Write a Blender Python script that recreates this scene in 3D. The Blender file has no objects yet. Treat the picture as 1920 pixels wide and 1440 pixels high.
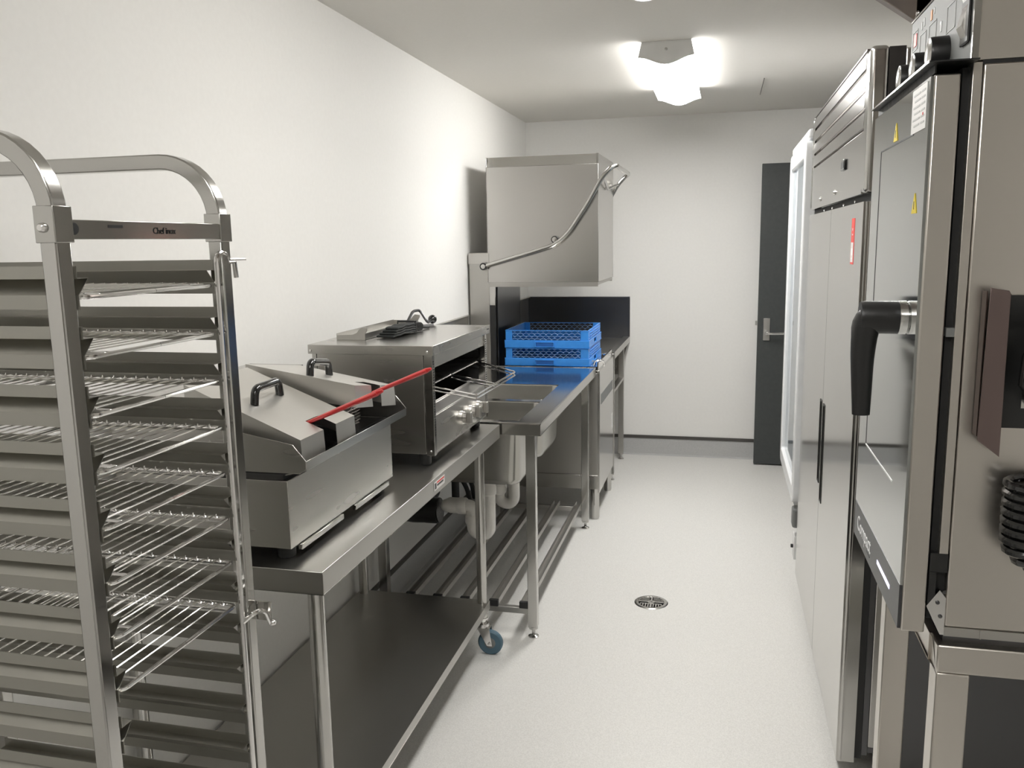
import bpy, bmesh, math, random
from mathutils import Vector, Matrix
random.seed(7)
SC = bpy.context.scene
COL = SC.collection
# ------------------------------------------------------------------ camera
ya, pi_, ro = math.radians(13.8925), math.radians(9.498), math.radians(-0.979)
Fv = Vector((-math.sin(ya)*math.cos(pi_), math.cos(ya)*math.cos(pi_), -math.sin(pi_)))
R0 = Vector((math.cos(ya), math.sin(ya), 0)); U0 = R0.cross(Fv)
Rv = R0*math.cos(ro)+U0*math.sin(ro); Uv = -R0*math.sin(ro)+U0*math.cos(ro)
cam = bpy.data.cameras.new('camera'); co = bpy.data.objects.new('camera', cam); COL.objects.link(co)
M = Matrix.Identity(4)
for i in range(3):
    M[i][0] = Rv[i]; M[i][1] = Uv[i]; M[i][2] = -Fv[i]
M[2][3] = 1.61
co.matrix_world = M
cam.sensor_width = 36; cam.lens = 1592.8/1920*36; cam.clip_start = 0.02
SC.camera = co
# ------------------------------------------------------------------ world, exposure, lamp strength
w = bpy.data.worlds.new('world'); SC.world = w; w.use_nodes = True
w.node_tree.nodes['Background'].inputs[0].default_value = (0.5, 0.5, 0.5, 1)
w.node_tree.nodes['Background'].inputs[1].default_value = 0.0
SC.view_settings.view_transform = 'Standard'; SC.view_settings.look = 'None'
SC.view_settings.gamma = 1; SC.view_settings.use_curve_mapping = False
SC.view_settings.exposure = 1.02
LAMP = 11.0
SC.cycles.max_bounces = 10; SC.cycles.glossy_bounces = 6; SC.cycles.diffuse_bounces = 5
# ------------------------------------------------------------------ materials
def mat(name, col, rough=.5, metal=0., spec=None, coat=0., emit=None, es=0.):
    m = bpy.data.materials.new(name); m.use_nodes = True
    b = m.node_tree.nodes['Principled BSDF']
    b.inputs['Base Color'].default_value = (*col, 1); b.inputs['Roughness'].default_value = rough
    b.inputs['Metallic'].default_value = metal
    if spec is not None: b.inputs['Specular IOR Level'].default_value = spec
    b.inputs['Coat Weight'].default_value = coat
    if emit: b.inputs['Emission Color'].default_value = (*emit, 1); b.inputs['Emission Strength'].default_value = es
    return m
def noise_on(m, scale, vec, cr=None, rr=None, bump=0., detail=3., mottle=0.):
    """vec = object-space scale of the noise; cr=(colour a, colour b), rr=(rough lo, hi)"""
    nt = m.node_tree; N = nt.nodes; L = nt.links; b = N['Principled BSDF']
    tc = N.new('ShaderNodeTexCoord'); mp = N.new('ShaderNodeMapping'); mp.inputs['Scale'].default_value = vec
    L.new(tc.outputs['Object'], mp.inputs[0])
    no = N.new('ShaderNodeTexNoise'); no.inputs['Scale'].default_value = scale; no.inputs['Detail'].default_value = detail
    L.new(mp.outputs[0], no.inputs['Vector'])
    if cr:
        r = N.new('ShaderNodeValToRGB'); r.color_ramp.elements[0].position = .35; r.color_ramp.elements[1].position = .65
        r.color_ramp.elements[0].color = (*cr[0], 1); r.color_ramp.elements[1].color = (*cr[1], 1)
        L.new(no.outputs[0], r.inputs[0]); L.new(r.outputs[0], b.inputs['Base Color'])
    if rr:
        q = N.new('ShaderNodeMapRange'); q.inputs[1].default_value = .3; q.inputs[2].default_value = .7
        q.inputs[3].default_value = rr[0]; q.inputs[4].default_value = rr[1]
        src = no
        if mottle:
            n2 = N.new('ShaderNodeTexNoise'); n2.inputs['Scale'].default_value = mottle; n2.inputs['Detail'].default_value = 3
            L.new(tc.outputs['Object'], n2.inputs['Vector'])
            mx = N.new('ShaderNodeMath'); mx.operation = 'MULTIPLY_ADD'; mx.inputs[1].default_value = .5
            ad = N.new('ShaderNodeMath'); ad.operation = 'MULTIPLY'; ad.inputs[1].default_value = .5
            L.new(n2.outputs[0], ad.inputs[0]); L.new(no.outputs[0], mx.inputs[0]); L.new(ad.outputs[0], mx.inputs[2])
            L.new(mx.outputs[0], q.inputs[0])
        else:
            L.new(no.outputs[0], q.inputs[0])
        L.new(q.outputs[0], b.inputs['Roughness'])
    if bump:
        bp = N.new('ShaderNodeBump'); bp.inputs['Strength'].default_value = bump; bp.inputs['Distance'].default_value = .001
        L.new(no.outputs[0], bp.inputs['Height']); L.new(bp.outputs[0], b.inputs['Normal'])
    return m
def steel(name, col, lo, hi, vec=(3, 3, 300), bump=.0, mottle=9.):
    v = tuple(45 if q > 100 else 3 for q in vec); mid = (lo+hi)/2; a = (hi-lo)*.05; col = tuple(q*.84 for q in col)
    return noise_on(mat(name, col, mid, 1.), 1., v, rr=(mid-a, mid+a), bump=0, mottle=mottle, detail=1.)
WALL = noise_on(mat('wall_paint', (.80, .79, .765), .6), 60, (1, 1, 1), cr=((.795, .785, .76), (.81, .80, .775)), bump=.03)
CEIL = noise_on(mat('ceiling_paint', (.72, .70, .66), .8), 50, (1, 1, 1), cr=((.715, .695, .655), (.725, .705, .665)))
VINYL = noise_on(mat('speckled_vinyl', (.62, .60, .57), .42), 260, (1, 1, 1), cr=((.62, .61, .585), (.73, .72, .695)), bump=.06, detail=4, rr=(.36, .5))
COVE = noise_on(mat('cove_vinyl', (.42, .42, .415), .45), 240, (1, 1, 1), cr=((.40, .40, .395), (.46, .46, .455)))
CAPM = mat('dark_cap_strip', (.06, .055, .05), .4)
DOORP = noise_on(mat('charcoal_door_paint', (.045, .05, .05), .55), 40, (1, 1, 1), cr=((.043, .048, .048), (.050, .055, .054)))
WOODLESS = None
ST = steel('brushed_steel', (.60, .585, .555), .20, .34)
STV = steel('brushed_steel_vertical_grain', (.60, .585, .56), .17, .30, vec=(300, 300, 3))
STX = steel('brushed_steel_long_grain', (.60, .585, .555), .22, .36, vec=(300, 3, 300))
STD = steel('dull_steel', (.56, .545, .515), .30, .44)
STS = steel('smooth_sheet_steel', (.62, .61, .585), .12, .20, bump=.02)
STM = steel('polished_steel', (.66, .65, .63), .06, .14, bump=.01)
STB = steel('bench_top_steel', (.56, .55, .52), .24, .38, vec=(300, 4, 4))
SINKM = steel('sink_bench_steel', (.58, .57, .545), .10, .17, vec=(300, 4, 4), bump=.015)
LIDM = steel('satin_lid_steel', (.80, .78, .74), .36, .44)
STO = steel('warm_oven_steel', (.74, .70, .65), .24, .36)
STR = steel('runner_steel', (.46, .45, .41), .24, .36, vec=(3, 3, 300))
STBW = steel('pressed_bowl_steel', (.48, .47, .44), .2, .3)
BRK = steel('reflection_tinted_bracket', (.26, .20, .19), .25, .35)  # dark red-brown reflection of the room put into the bracket colour
CHROME = mat('chrome_wire', (.82, .81, .80), .14, 1.)
DARKST = steel('dark_steel', (.16, .16, .165), .22, .34)
MAUVE = steel('reflection_tinted_steel', (.42, .37, .34), .3, .42)  # brown of reflected surroundings put into the steel colour
GLASSF = mat('grey_mirror_glass', (.50, .515, .51), .055, 1.)
GREYP = mat('grey_control_panel', (.21, .215, .21), .5, 0., spec=.3)
BAND = mat('dark_glass_band', (.05, .05, .052), .3, spec=.25)
BLACK = noise_on(mat('black_plastic', (.012, .012, .012), .35), 90, (1, 1, 1), rr=(.3, .42))
BLACKG = mat('glossy_black_plastic', (.01, .01, .01), .12, coat=.5)
RUB = mat('black_rubber', (.018, .018, .018), .6)
VOID = mat('black_interior', (.008, .008, .008), .7)
RED = noise_on(mat('red_coated_handle', (.55, .02, .025), .28, coat=.3), 30, (1, 1, 1), cr=((.5, .016, .02), (.6, .03, .03)))
REDL = mat('red_sticker', (.75, .06, .05), .4)
BLUE = noise_on(mat('blue_plastic', (.035, .25, .72), .34), 20, (1, 1, 1), cr=((.032, .235, .70), (.04, .265, .75)))
BLUED = mat('blue_recess_shade', (.02, .15, .50), .4)  # darker copy of the rack blue, recess shade put into the colour
BLUEL = mat('blue_lattice_plastic', (.30, .50, .82), .4)
PVC = noise_on(mat('white_pvc', (.82, .80, .76), .35), 30, (1, 1, 1), cr=((.80, .78, .74), (.84, .82, .78)))
WHITE = noise_on(mat('white_enamel', (.80, .81, .82), .25, coat=.3), 30, (1, 1, 1), cr=((.79, .80, .81), (.82, .83, .84)))
WHITEP = mat('white_plastic', (.8, .8, .79), .4)
PAPER = mat('label_paper', (.72, .71, .69), .5)
INK = mat('label_ink', (.06, .06, .06), .5)
ETCH = mat('etched_black', (.012, .012, .012), .8, spec=.1)
INKW = mat('white_print', (.85, .85, .85), .5)
INKG = mat('pale_grey_print', (.50, .50, .49), .5)
YEL = mat('yellow_warning', (.80, .62, .05), .45)
TYRE = mat('blue_grey_tyre', (.08, .15, .20), .5)
GREYPL = noise_on(mat('grey_plastic', (.17, .175, .17), .45), 40, (1, 1, 1), rr=(.4, .5))
CLOTH = noise_on(mat('black_webbing', (.012, .014, .014), .75), 220, (1, 1, 1), bump=.3)
DISP = mat('dark_display', (.02, .03, .035), .15)
BLUEP = mat('blue_print', (.05, .12, .5), .4)
ORAN = mat('orange_print', (.6, .25, .08), .4)
LITES = [(mat('lamp_diffuser', (.9, .9, .9), .4, emit=(1., .985, .955), es=LAMP*k*1.25), mat('lamp_diffuser_side', (.9, .9, .9), .4, emit=(1., .985, .955), es=LAMP*k*.42)) for k in (1.5, .80, .72)]
FRG = mat('display_glass', (.62, .70, .76), .04, 0.)
FRG.node_tree.nodes['Principled BSDF'].inputs['Transmission Weight'].default_value = .75
LOUV = steel('louvre_steel', (.50, .49, .47), .3, .4, vec=(300, 3, 3))
# ------------------------------------------------------------------ mesh builder
class MB:
    def __init__(s): s.v = []; s.f = []; s.sm = []
    def add(s, vs, fs, smooth=False):
        n = len(s.v); s.v += [tuple(v) for v in vs]; s.f += [tuple(i+n for i in f) for f in fs]; s.sm += [smooth]*len(fs); return s
    def box(s, x0, x1, y0, y1, z0, z1):
        x0, x1 = min(x0, x1), max(x0, x1); y0, y1 = min(y0, y1), max(y0, y1); z0, z1 = min(z0, z1), max(z0, z1)
        return s.add([(x0,y0,z0),(x1,y0,z0),(x1,y1,z0),(x0,y1,z0),(x0,y0,z1),(x1,y0,z1),(x1,y1,z1),(x0,y1,z1)],
                     [(0,3,2,1),(4,5,6,7),(0,1,5,4),(1,2,6,5),(2,3,7,6),(3,0,4,7)])
    def prism(s, pts, ax, a, b, smooth=False):
        """2-D polygon extruded along an axis. pts are the two other coordinates in xyz order"""
        n = len(pts)
        def p(q, t):
            return (t, q[0], q[1]) if ax == 'x' else ((q[0], t, q[1]) if ax == 'y' else (q[0], q[1], t))
        vs = [p(q, a) for q in pts]+[p(q, b) for q in pts]
        fs = [(i, (i+1) % n, (i+1) % n+n, i+n) for i in range(n)]
        s.add(vs, fs, smooth); s.add(vs, [tuple(range(n))[::-1], tuple(range(n, 2*n))])
        return s
    def strip(s, pts, ax, a, b):
        n = len(pts)
        def p(q, t):
            return (t, q[0], q[1]) if ax == 'x' else ((q[0], t, q[1]) if ax == 'y' else (q[0], q[1], t))
        return s.add([p(q, a) for q in pts]+[p(q, b) for q in pts], [(i, i+1, i+1+n, i+n) for i in range(n-1)])
    def tube(s, path, r, n=10, closed=False, square=None, cap=True, up=None):
        P = [Vector(p) for p in path]; m = len(P); T = []
        for i in range(m):
            if closed: t = (P[(i+1) % m]-P[i-1])
            else: t = (P[min(i+1, m-1)]-P[max(i-1, 0)])
            T.append(t.normalized())
        u = Vector(up) if up else (Vector((0, 0, 1)) if abs(T[0].z) < .9 else Vector((0, 1, 0)))
        base = len(s.v); vs = []
        prev = (u-T[0]*u.dot(T[0])).normalized()
        k = 4 if square else n
        for i in range(m):
            a = (prev-T[i]*prev.dot(T[i])).normalized(); prev = a; b = T[i].cross(a)
            rr = r[i] if isinstance(r, (list, tuple)) else r
            if square:
                h, wd = square[0]/2, square[1]/2
                for (p, q) in ((h, wd), (-h, wd), (-h, -wd), (h, -wd)): vs.append(P[i]+a*p+b*q)
            else:
                for j in range(n):
                    an = 2*math.pi*j/n; vs.append(P[i]+a*math.cos(an)*rr+b*math.sin(an)*rr)
        fs = []
        for i in range(m if closed else m-1):
            i2 = (i+1) % m
            for j in range(k): fs.append((i*k+j, i*k+(j+1) % k, i2*k+(j+1) % k, i2*k+j))
        s.add(vs, fs, not square or len(path) > 3)
        if cap and not closed:
            s.add(vs, [tuple(range(k))[::-1], tuple((m-1)*k+j for j in range(k))])
        return s
    def lathe(s, prof, c, ax='z', n=24, smooth=True):
        """prof: (radius, height along axis)"""
        vs = []; m = len(prof); c = Vector(c)
        A = {'z': ((1,0,0),(0,1,0),(0,0,1)), 'x': ((0,1,0),(0,0,1),(1,0,0)), 'y': ((0,0,1),(1,0,0),(0,1,0))}[ax]
        e1, e2, e3 = map(Vector, A)
        for (r, h) in prof:
            for j in range(n):
                an = 2*math.pi*j/n; vs.append(c+e1*r*math.cos(an)+e2*r*math.sin(an)+e3*h)
        fs = [(i*n+j, i*n+(j+1) % n, (i+1)*n+(j+1) % n, (i+1)*n+j) for i in range(m-1) for j in range(n)]
        s.add(vs, fs, smooth)
        s.add(vs, [tuple(range(n))[::-1], tuple((m-1)*n+j for j in range(n))])
        return s
WL = {}
def link(o, parent):
    COL.objects.link(o)
    if parent is not None: o.parent = parent
def root(name, loc, label, cat, group=None):
    o = bpy.data.objects.new(name, None); COL.objects.link(o); o.location = loc; o.empty_display_size = .1
    o['label'] = label; o['category'] = cat
    if group: o['group'] = group
    WL[o.name] = Vector(loc); return o
def part(name, mb, m, parent=None, bev=0., label=None, sol=0., ang=35, seg=2):
    org = WL[parent.name] if parent is not None else None
    if org is None:
        vs = [Vector(v) for v in mb.v]
        lo = [min(v[i] for v in vs) for i in range(3)]; hi = [max(v[i] for v in vs) for i in range(3)]
        org = Vector(((lo[0]+hi[0])/2, (lo[1]+hi[1])/2, lo[2]))
    me = bpy.data.meshes.new(name)
    me.from_pydata([tuple(Vector(v)-org) for v in mb.v], [], mb.f); me.validate()
    bm = bmesh.new(); bm.from_mesh(me); bmesh.ops.remove_doubles(bm, verts=bm.verts, dist=1e-6)
    if not sol: bmesh.ops.recalc_face_normals(bm, faces=bm.faces)
    bm.to_mesh(me); bm.free()
    if sol and ang == 35: me.shade_flat()
    else: me.shade_smooth(); me.set_sharp_from_angle(angle=math.radians(ang))
    me.materials.append(m)
    o = bpy.data.objects.new(name, me); link(o, parent)
    if parent is None: o.location = org
    WL[o.name] = org
    if sol:
        q = o.modifiers.new('solid', 'SOLIDIFY'); q.thickness = sol; q.offset = -1
    if bev:
        q = o.modifiers.new('bevel', 'BEVEL'); q.width = bev; q.segments = seg; q.limit_method = 'ANGLE'; q.angle_limit = math.radians(40); q.harden_normals = False
    if label: o['label'] = label
    return o
def struct(name, mb, m, **k):
    o = part(name, mb, m, **k); o['kind'] = 'structure'; return o
def thing(name, mb, m, label, cat, group=None, **k):
    o = part(name, mb, m, **k); o['label'] = label; o['category'] = cat
    if group: o['group'] = group
    return o
def kids(o): return [c for c in bpy.data.objects if c.parent == o]
def dup(src, delta, label=None):
    r = src.copy(); COL.objects.link(r); r.location = src.location+Vector(delta)
    if label: r['label'] = label
    WL[r.name] = WL[src.name]+Vector(delta)
    def rec(a, b):
        for ch in kids(a):
            c = ch.copy(); COL.objects.link(c); c.parent = b; WL[c.name] = WL[ch.name]+Vector(delta); rec(ch, c)
    rec(src, r); return r
def text(name, s, size, m, parent, loc, xdir, ydir, ext=.0004, align='LEFT'):
    cu = bpy.data.curves.new(name, 'FONT'); cu.body = s; cu.size = size; cu.extrude = ext; cu.align_x = align; cu.resolution_u = 3
    t = bpy.data.objects.new(name+'_tmp', cu); COL.objects.link(t)
    dg = bpy.context.evaluated_depsgraph_get(); me = bpy.data.meshes.new_from_object(t.evaluated_get(dg))
    bpy.data.objects.remove(t)
    X = Vector(xdir).normalized(); Y = Vector(ydir).normalized(); Zd = X.cross(Y)
    org = WL[parent.name]
    for v in me.vertices:
        c = v.co; v.co = Vector(loc)+X*c.x+Y*c.y+Zd*c.z-org
    me.materials.clear(); me.materials.append(m)
    o = bpy.data.objects.new(name, me); link(o, parent); WL[o.name] = org; return o
def arc(c, r, a0, a1, n, e1, e2):
    c = Vector(c); e1 = Vector(e1); e2 = Vector(e2)
    return [c+e1*r*math.cos(a0+(a1-a0)*i/n)+e2*r*math.sin(a0+(a1-a0)*i/n) for i in range(n+1)]
def fillet(P, r, n=5):
    P = [Vector(p) for p in P]; out = [P[0]]
    for i in range(1, len(P)-1):
        a, b, c = P[i-1], P[i], P[i+1]; d1 = (a-b); d2 = (c-b); t = min(r, d1.length*.49, d2.length*.49)
        p0 = b+d1.normalized()*t; p1 = b+d2.normalized()*t
        for k in range(n+1):
            s = k/n; out.append(p0*(1-s)**2+b*2*s*(1-s)+p1*s*s)
    return out+[P[-1]]
def bolt(mb, c, ax, r=.006, h=.003, sgn=1, n=12):
    pr = [(0.0001, h), (r*.6, h*.95), (r*.95, h*.5), (r, 0)]
    if sgn < 0: pr = [(a, -b) for a, b in pr]
    return mb.lathe(pr, c, ax, n)
# ================================================================== ROOM
WX, RX, BY, RY, CZ = -1.43, 1.16, 6.34, -2.6, 2.475
struct('floor', MB().box(WX-.1, RX+1.3, RY-.1, BY+.1, -.06, 0), VINYL)
struct('ceiling', MB().box(WX-.1, RX+1.3, RY-.1, BY+.1, CZ, CZ+.08), CEIL)
struct('wall_left', MB().box(WX-.1, WX, RY-.1, BY+.1, 0, CZ), WALL)
struct('wall_back', MB().box(WX, RX+1.3, BY, BY+.1, 0, CZ), WALL)
struct('wall_rear', MB().box(WX, RX+1.3, RY-.1, RY, 0, CZ), WALL)
struct('wall_right', MB().box(RX, RX+.1, RY, 5.30, 0, CZ).box(RX, RX+.1, 6.2, BY, 0, CZ).box(RX, RX+.1, 5.30, 6.2, 2.13, CZ), WALL)
struct('wall_hallway', MB().box(RX+1.2, RX+1.3, RY, BY, 0, CZ), WALL)
def cove(name, p, ax, a, b):
    return struct(name, MB().prism(p, ax, a, b), COVE)
cove('baseboard_left', [(WX, 0), (WX+.022, 0), (WX+.009, .010), (WX+.005, .030), (WX+.004, .128), (WX, .128)], 'y', RY, BY)
cove('baseboard_back', [(BY, 0), (BY-.022, 0), (BY-.009, .010), (BY-.005, .030), (BY-.004, .128), (BY, .128)], 'x', WX, RX)
cove('baseboard_right', [(RX, 0), (RX-.022, 0), (RX-.009, .010), (RX-.005, .030), (RX-.004, .128), (RX, .128)], 'y', RY, 5.27)
struct('trim_1', MB().box(WX, WX+.009, RY, BY, .128, .150), CAPM)
struct('trim_2', MB().box(WX, RX, BY-.009, BY, .128, .150), CAPM)
struct('trim_3', MB().box(RX-.009, RX, RY, 5.27, .128, .150), CAPM)
struct('trim_4', MB().box(RX-.015, RX+.115, 5.25, 5.30, 0, 2.16).box(RX-.015, RX+.115, 6.2, 6.25, 0, 2.16).box(RX-.015, RX+.115, 5.25, 6.25, 2.12, 2.17), DOORP, bev=.002)
struct('trim_5', MB().box(.201, .2045, 5.08, 5.63, CZ-.0035, CZ), CAPM)
# open door leaf
d = struct('door_1', MB().box(.252, 1.13, 6.165, 6.205, .010, 2.105), DOORP, bev=.002)
part('handle_plate', MB().box(.290, .335, 6.157, 6.165, .900, 1.055), STD, d, bev=.002)
h = MB(); h.lathe([(.013, 0), (.013, .02), (.010, .045)], (.312, 6.157-.045, .955), 'y', 16)
h.tube(fillet([(.312, 6.125, .955), (.312, 6.108, .955), (.36, 6.105, .953), (.425, 6.110, .955)], .02), [.009]*7+[.0075]*7 if False else .0085, 10)
part('door_lever', h, CHROME, d)
part('latch_bolt', MB().box(.236, .253, 6.175, 6.197, 1.005, 1.035), STD, d)
part('hinge', MB().lathe([(.009, 0), (.009, .1)], (1.138, 6.158, .25), 'z', 12), STD, d)
part('hinge', MB().lathe([(.009, 0), (.009, .1)], (1.138, 6.158, 1.8), 'z', 12), STD, d)
# ------------------------------------------------------------------ floor drain
dr = root('floor_drain', (-.274, 3.645, 0), 'round stainless floor drain with slotted grate set in the pale floor', 'drain')
part('drain_rim', MB().lathe([(.056, .0005), (.058, .003), (.070, .003), (.0745, .0008)], (-.274, 3.645, 0), 'z', 40), STS, dr)
part('drain_well', MB().lathe([(.0001, .0008), (.057, .0008)], (-.274, 3.645, 0), 'z', 32), VOID, dr)
g = MB(); cx, cy = -.274, 3.645
g.box(cx-.056, cx+.056, cy-.004, cy+.004, .001, .004); g.box(cx-.004, cx+.004, cy-.056, cy+.056, .001, .004)
for i in range(-4, 5):
    if i == 0: continue
    xx = cx+i*.0115; hh = math.sqrt(max(.0, .055**2-(xx-cx)**2))
    g.box(xx-.0028, xx+.0028, cy-hh, cy-.018-(abs(i) % 2)*.002, .001, .0035)
    yy = cy+i*.0115
    if i > 0: g.box(cx-hh, cx-.008, yy-.0022, yy+.0022, .001, .0035); g.box(cx+.008, cx+hh, yy-.0022, yy+.0022, .001, .0035)
g.lathe([(.0001, .001), (.016, .001), (.016, .0038), (.0001, .0038)], (cx, cy, 0), 'z', 20)
g.box(cx-.045, cx+.045, cy-.022, cy-.016, .001, .0036)
part('drain_grate', g, STD, dr)
# ------------------------------------------------------------------ ceiling lights
def light(y0, y1, label, LITE):
    xc = -.262; t = root('ceiling_light', (xc, (y0+y1)/2, CZ), label, 'ceiling light', 'ceiling light fittings')
    part('housing', MB().box(xc-.045, xc+.045, y0+.02, y1-.02, CZ-.022, CZ), WHITEP, t)
    # wavy wrap-around diffuser profile
    pr = []
    W2 = .120
    for i in range(25):
        s_ = -1+2*i/24; pr.append((xc+W2*s_, CZ-.064-.032*(.5+.5*math.cos(math.pi*s_))**1.0))
    prof = [(xc-.106, CZ-.0005)]+pr+[(xc+.106, CZ-.0005)]
    dz = prof[1][1]
    part('diffuser', MB().prism([(xc-W2, dz)]+pr[1:-1]+[(xc+W2, dz)], 'y', y0+.006, y1-.006, True), LITE[0], t, ang=50)
    for sx in (-1, 1):
        part('diffuser_side', MB().prism([(xc+sx*(W2-.014), CZ-.001), (xc+sx*(W2-.012), CZ-.001), (xc+sx*W2, dz), (xc+sx*(W2-.003), dz)], 'y', y0+.006, y1-.006), LITE[1], t)
    for (a, b) in ((y0-.004, y0+.005), (y1-.005, y1+.004)):
        e = part('end_plate', MB().prism([(xc+(p[0]-xc)*1.03, CZ-(CZ-p[1])*1.03+.0004) for p in prof], 'y', a, b), WHITEP, t, bev=.001)
        sy = a-.001 if a < (y0+y1)/2 else b+.001
        part('screw', bolt(MB(), (xc, sy, CZ-.035), 'y', .006, .004, -1 if a < (y0+y1)/2 else 1), STD, e)
    return t
light(4.005, 5.235, 'glowing white batten ceiling light with wavy diffuser in the middle of the ceiling', LITES[0])
light(1.735, 2.965, 'glowing batten ceiling light just showing at the top edge of the photo', LITES[1])
light(-.535, .695, 'glowing batten ceiling light above and behind the viewer', LITES[2])
# ================================================================== TRAY TROLLEY
XR0, XR1 = -.797, -.773; XL0, XL1 = -1.335, -1.311
YA0, YA1, YB0, YB1 = .870, .895, 1.219, 1.244
tt = root('tray_trolley', ((XR1+XL0)/2, (YA0+YB1)/2, 0), 'tall mobile stainless steel tray trolley at the left edge', 'trolley')
for (x0, x1) in ((XR0, XR1), (XL0, XL1)):
    for (y0, y1) in ((YA0, YA1), (YB0, YB1)):
        part('post', MB().box(x0, x1, y0, y1, .125, 1.650), STM if y0 < 1 else STS, tt, bev=.0025)
R = .092
for yy in (YA0, YB0):
    yc = yy+.0125; xr = (XR0+XR1)/2; xl = (XL0+XL1)/2; zt = 1.745
    P = [(xr, yc, 1.650)]+arc((xr-R, yc, zt-R), R, 0, math.pi/2, 10, (1, 0, 0), (0, 0, 1))+arc((xl+R, yc, zt-R), R, math.pi/2, math.pi, 10, (1, 0, 0), (0, 0, 1))+[(xl, yc, 1.650)]
    part('arch_tube', MB().tube(P, .012, square=(.024, .024), up=(0, 1, 0)), STS, tt, bev=.003, ang=30)
    for xx in (xr, xl):
        b = part('bracket', MB().box(xx-.0145, xx+.0145, yy-.003, yy+.028, 1.618, 1.662), STS, tt, bev=.001)
        part('bolt', bolt(MB(), (xx-.002, yy-.003, 1.636), 'y', .0062, .006, -1), CHROME, b)
for x0 in (XR1-.004, XL0):
    tb = part('top_bar', MB().box(x0, x0+.004, YA1+.002, YB0-.002, 1.622, 1.646), STS, tt, bev=.0008)
    if x0 > -1:
        text('lettering', 'Chef inox', .0128, ETCH, tb, (x0+.0042, 1.052, 1.6295), (0, 1, 0), (0, 0, 1))
        part('rivet', MB().lathe([(.0001, .0012), (.0065, .001), (.0075, 0)], (x0+.0042, .902, 1.635), 'x', 16), VOID, tb)
        part('slot', MB().box(x0+.004, x0+.0046, .962, .990, 1.6365, 1.6405), VOID, tb, bev=.0002)
    part('foot_bar', MB().box(x0, x0+.025 if x0 < -1 else x0+.004, YA1, YB0, .125, .15), STD, tt)
# runners: 18 levels, near and far
NL, W0, PIT = 18, 1.550, .0765
RT, RPIT = 1.574, .0752
def runner(sgn, y):
    m_ = MB(); d_ = .0185
    m_.strip([(y+sgn*p[0], RT+p[1]) for p in [(.0, .016), (.0, .0), (d_, .0), (.0, -.020), (.0, -.038)]], 'x', XL1-.006, XR0+.026 if sgn > 0 else XR0+.006)
    return m_
rails = []
for (sgn, y) in ((1, YA1+.0005), (-1, YB0-.0005)):
    r0 = part('tray_runner', runner(sgn, y), STR, tt, sol=.0012)
    for k in range(1, NL):
        c = r0.copy(); COL.objects.link(c); c.location.z -= k*RPIT; WL[c.name] = WL[r0.name]
# locking rod on the far right post
lr = MB(); lr.tube([(-.776, 1.206, .20), (-.776, 1.206, 1.585)]+arc((-.776, 1.222, 1.585), .016, math.pi, 0, 8, (0, 1, 0), (0, 0, 1))[0:]+[(-.772, 1.250, 1.585), (-.771, 1.2515, 1.560)], .0042, 10)
lock = part('lock_rod', lr, CHROME, tt)
part('pin', MB().tube([(-.79, 1.236, 1.590), (-.757, 1.262, 1.590)], .0022, 8), CHROME, lock)
br = MB().box(-.775, -.745, 1.246, 1.2485, .968, 1.002)
lb = part('lock_bracket', br, STS, tt)
part('hook', MB().tube(fillet([(-.776, 1.206, .980), (-.760, 1.215, .995), (-.752, 1.238, .992), (-.750, 1.250, .962)], .012), .0042, 8), CHROME, lb)
part('bolt', bolt(MB(), (-.750, 1.252, .962), 'x', .006, .008, 1), CHROME, lb)
for x in (XR0+.012, XL0+.012):
    for y in (YA0+.012, YB0+.012):
        c_ = part('castor', MB().lathe([(.012, .07), (.02, .085), (.02, .125)], (x, y, 0), 'z', 14).box(x-.014, x-.011, y-.028, y+.005, .03, .09).box(x+.011, x+.014, y-.028, y+.005, .03, .09), CHROME, tt)
        part('wheel', MB().lathe([(.03, -.010), (.05, -.009), (.05, .009), (.03, .010)], (x, y-.02, .05), 'x', 24), TYRE, c_)
# wire trays
ORD = ['topmost', 'second from top', 'third from top', 'fourth from top', 'fifth from top', 'sixth from top', 'seventh from top', 'lowest']
def wiretray():
    z = W0; x1, x0 = -.7815, -1.3095; y0, y1 = .9155, 1.1985
    t = root('wire_tray', ((x0+x1)/2, (y0+y1)/2, z), '', 'wire tray', 'wire trays in the trolley')
    fr = fillet([(x1, (y0+y1)/2, z), (x1, y1, z), (x0, y1, z), (x0, y0, z), (x1, y0, z), (x1, (y0+y1)/2-.001, z)], .012, 3)
    part('frame_rod', MB().tube(fr, .0031, 8), CHROME, t)
    wm = MB(); xx = x1-.0245; k = 0
    while xx > x0+.01:
        if k == 0: pass
        wm.tube(fillet([(xx, y0-.001, z+.001), (xx, y0+.006, z+.0045), (xx, y1-.010, z+.0045), (xx+.0035, y1-.005, z-.001), (xx, y1, z+.0045)], .002, 2), .00125, 5, cap=False)
        xx -= .0216; k += 1
    wm.tube([(x1, y0+.03, z+.0018), (x0, y0+.03, z+.0018)], .0022, 6); wm.tube([(x1, y1-.024, z+.0018), (x0, y1-.024, z+.0018)], .0022, 6)
    wm.tube([((x0+x1)/2, y0, z+.0022), ((x0+x1)/2, y1, z+.0022)], .0022, 6)
    part('wire_grid', wm, CHROME, t)
    return t
wt = wiretray(); wt['label'] = 'chrome wire grid tray in the trolley, topmost of the eight'
for k in range(1, 8):
    dup(wt, (0, 0, -k*PIT), 'chrome wire grid tray in the trolley, %s of the eight' % ORD[k])
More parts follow.
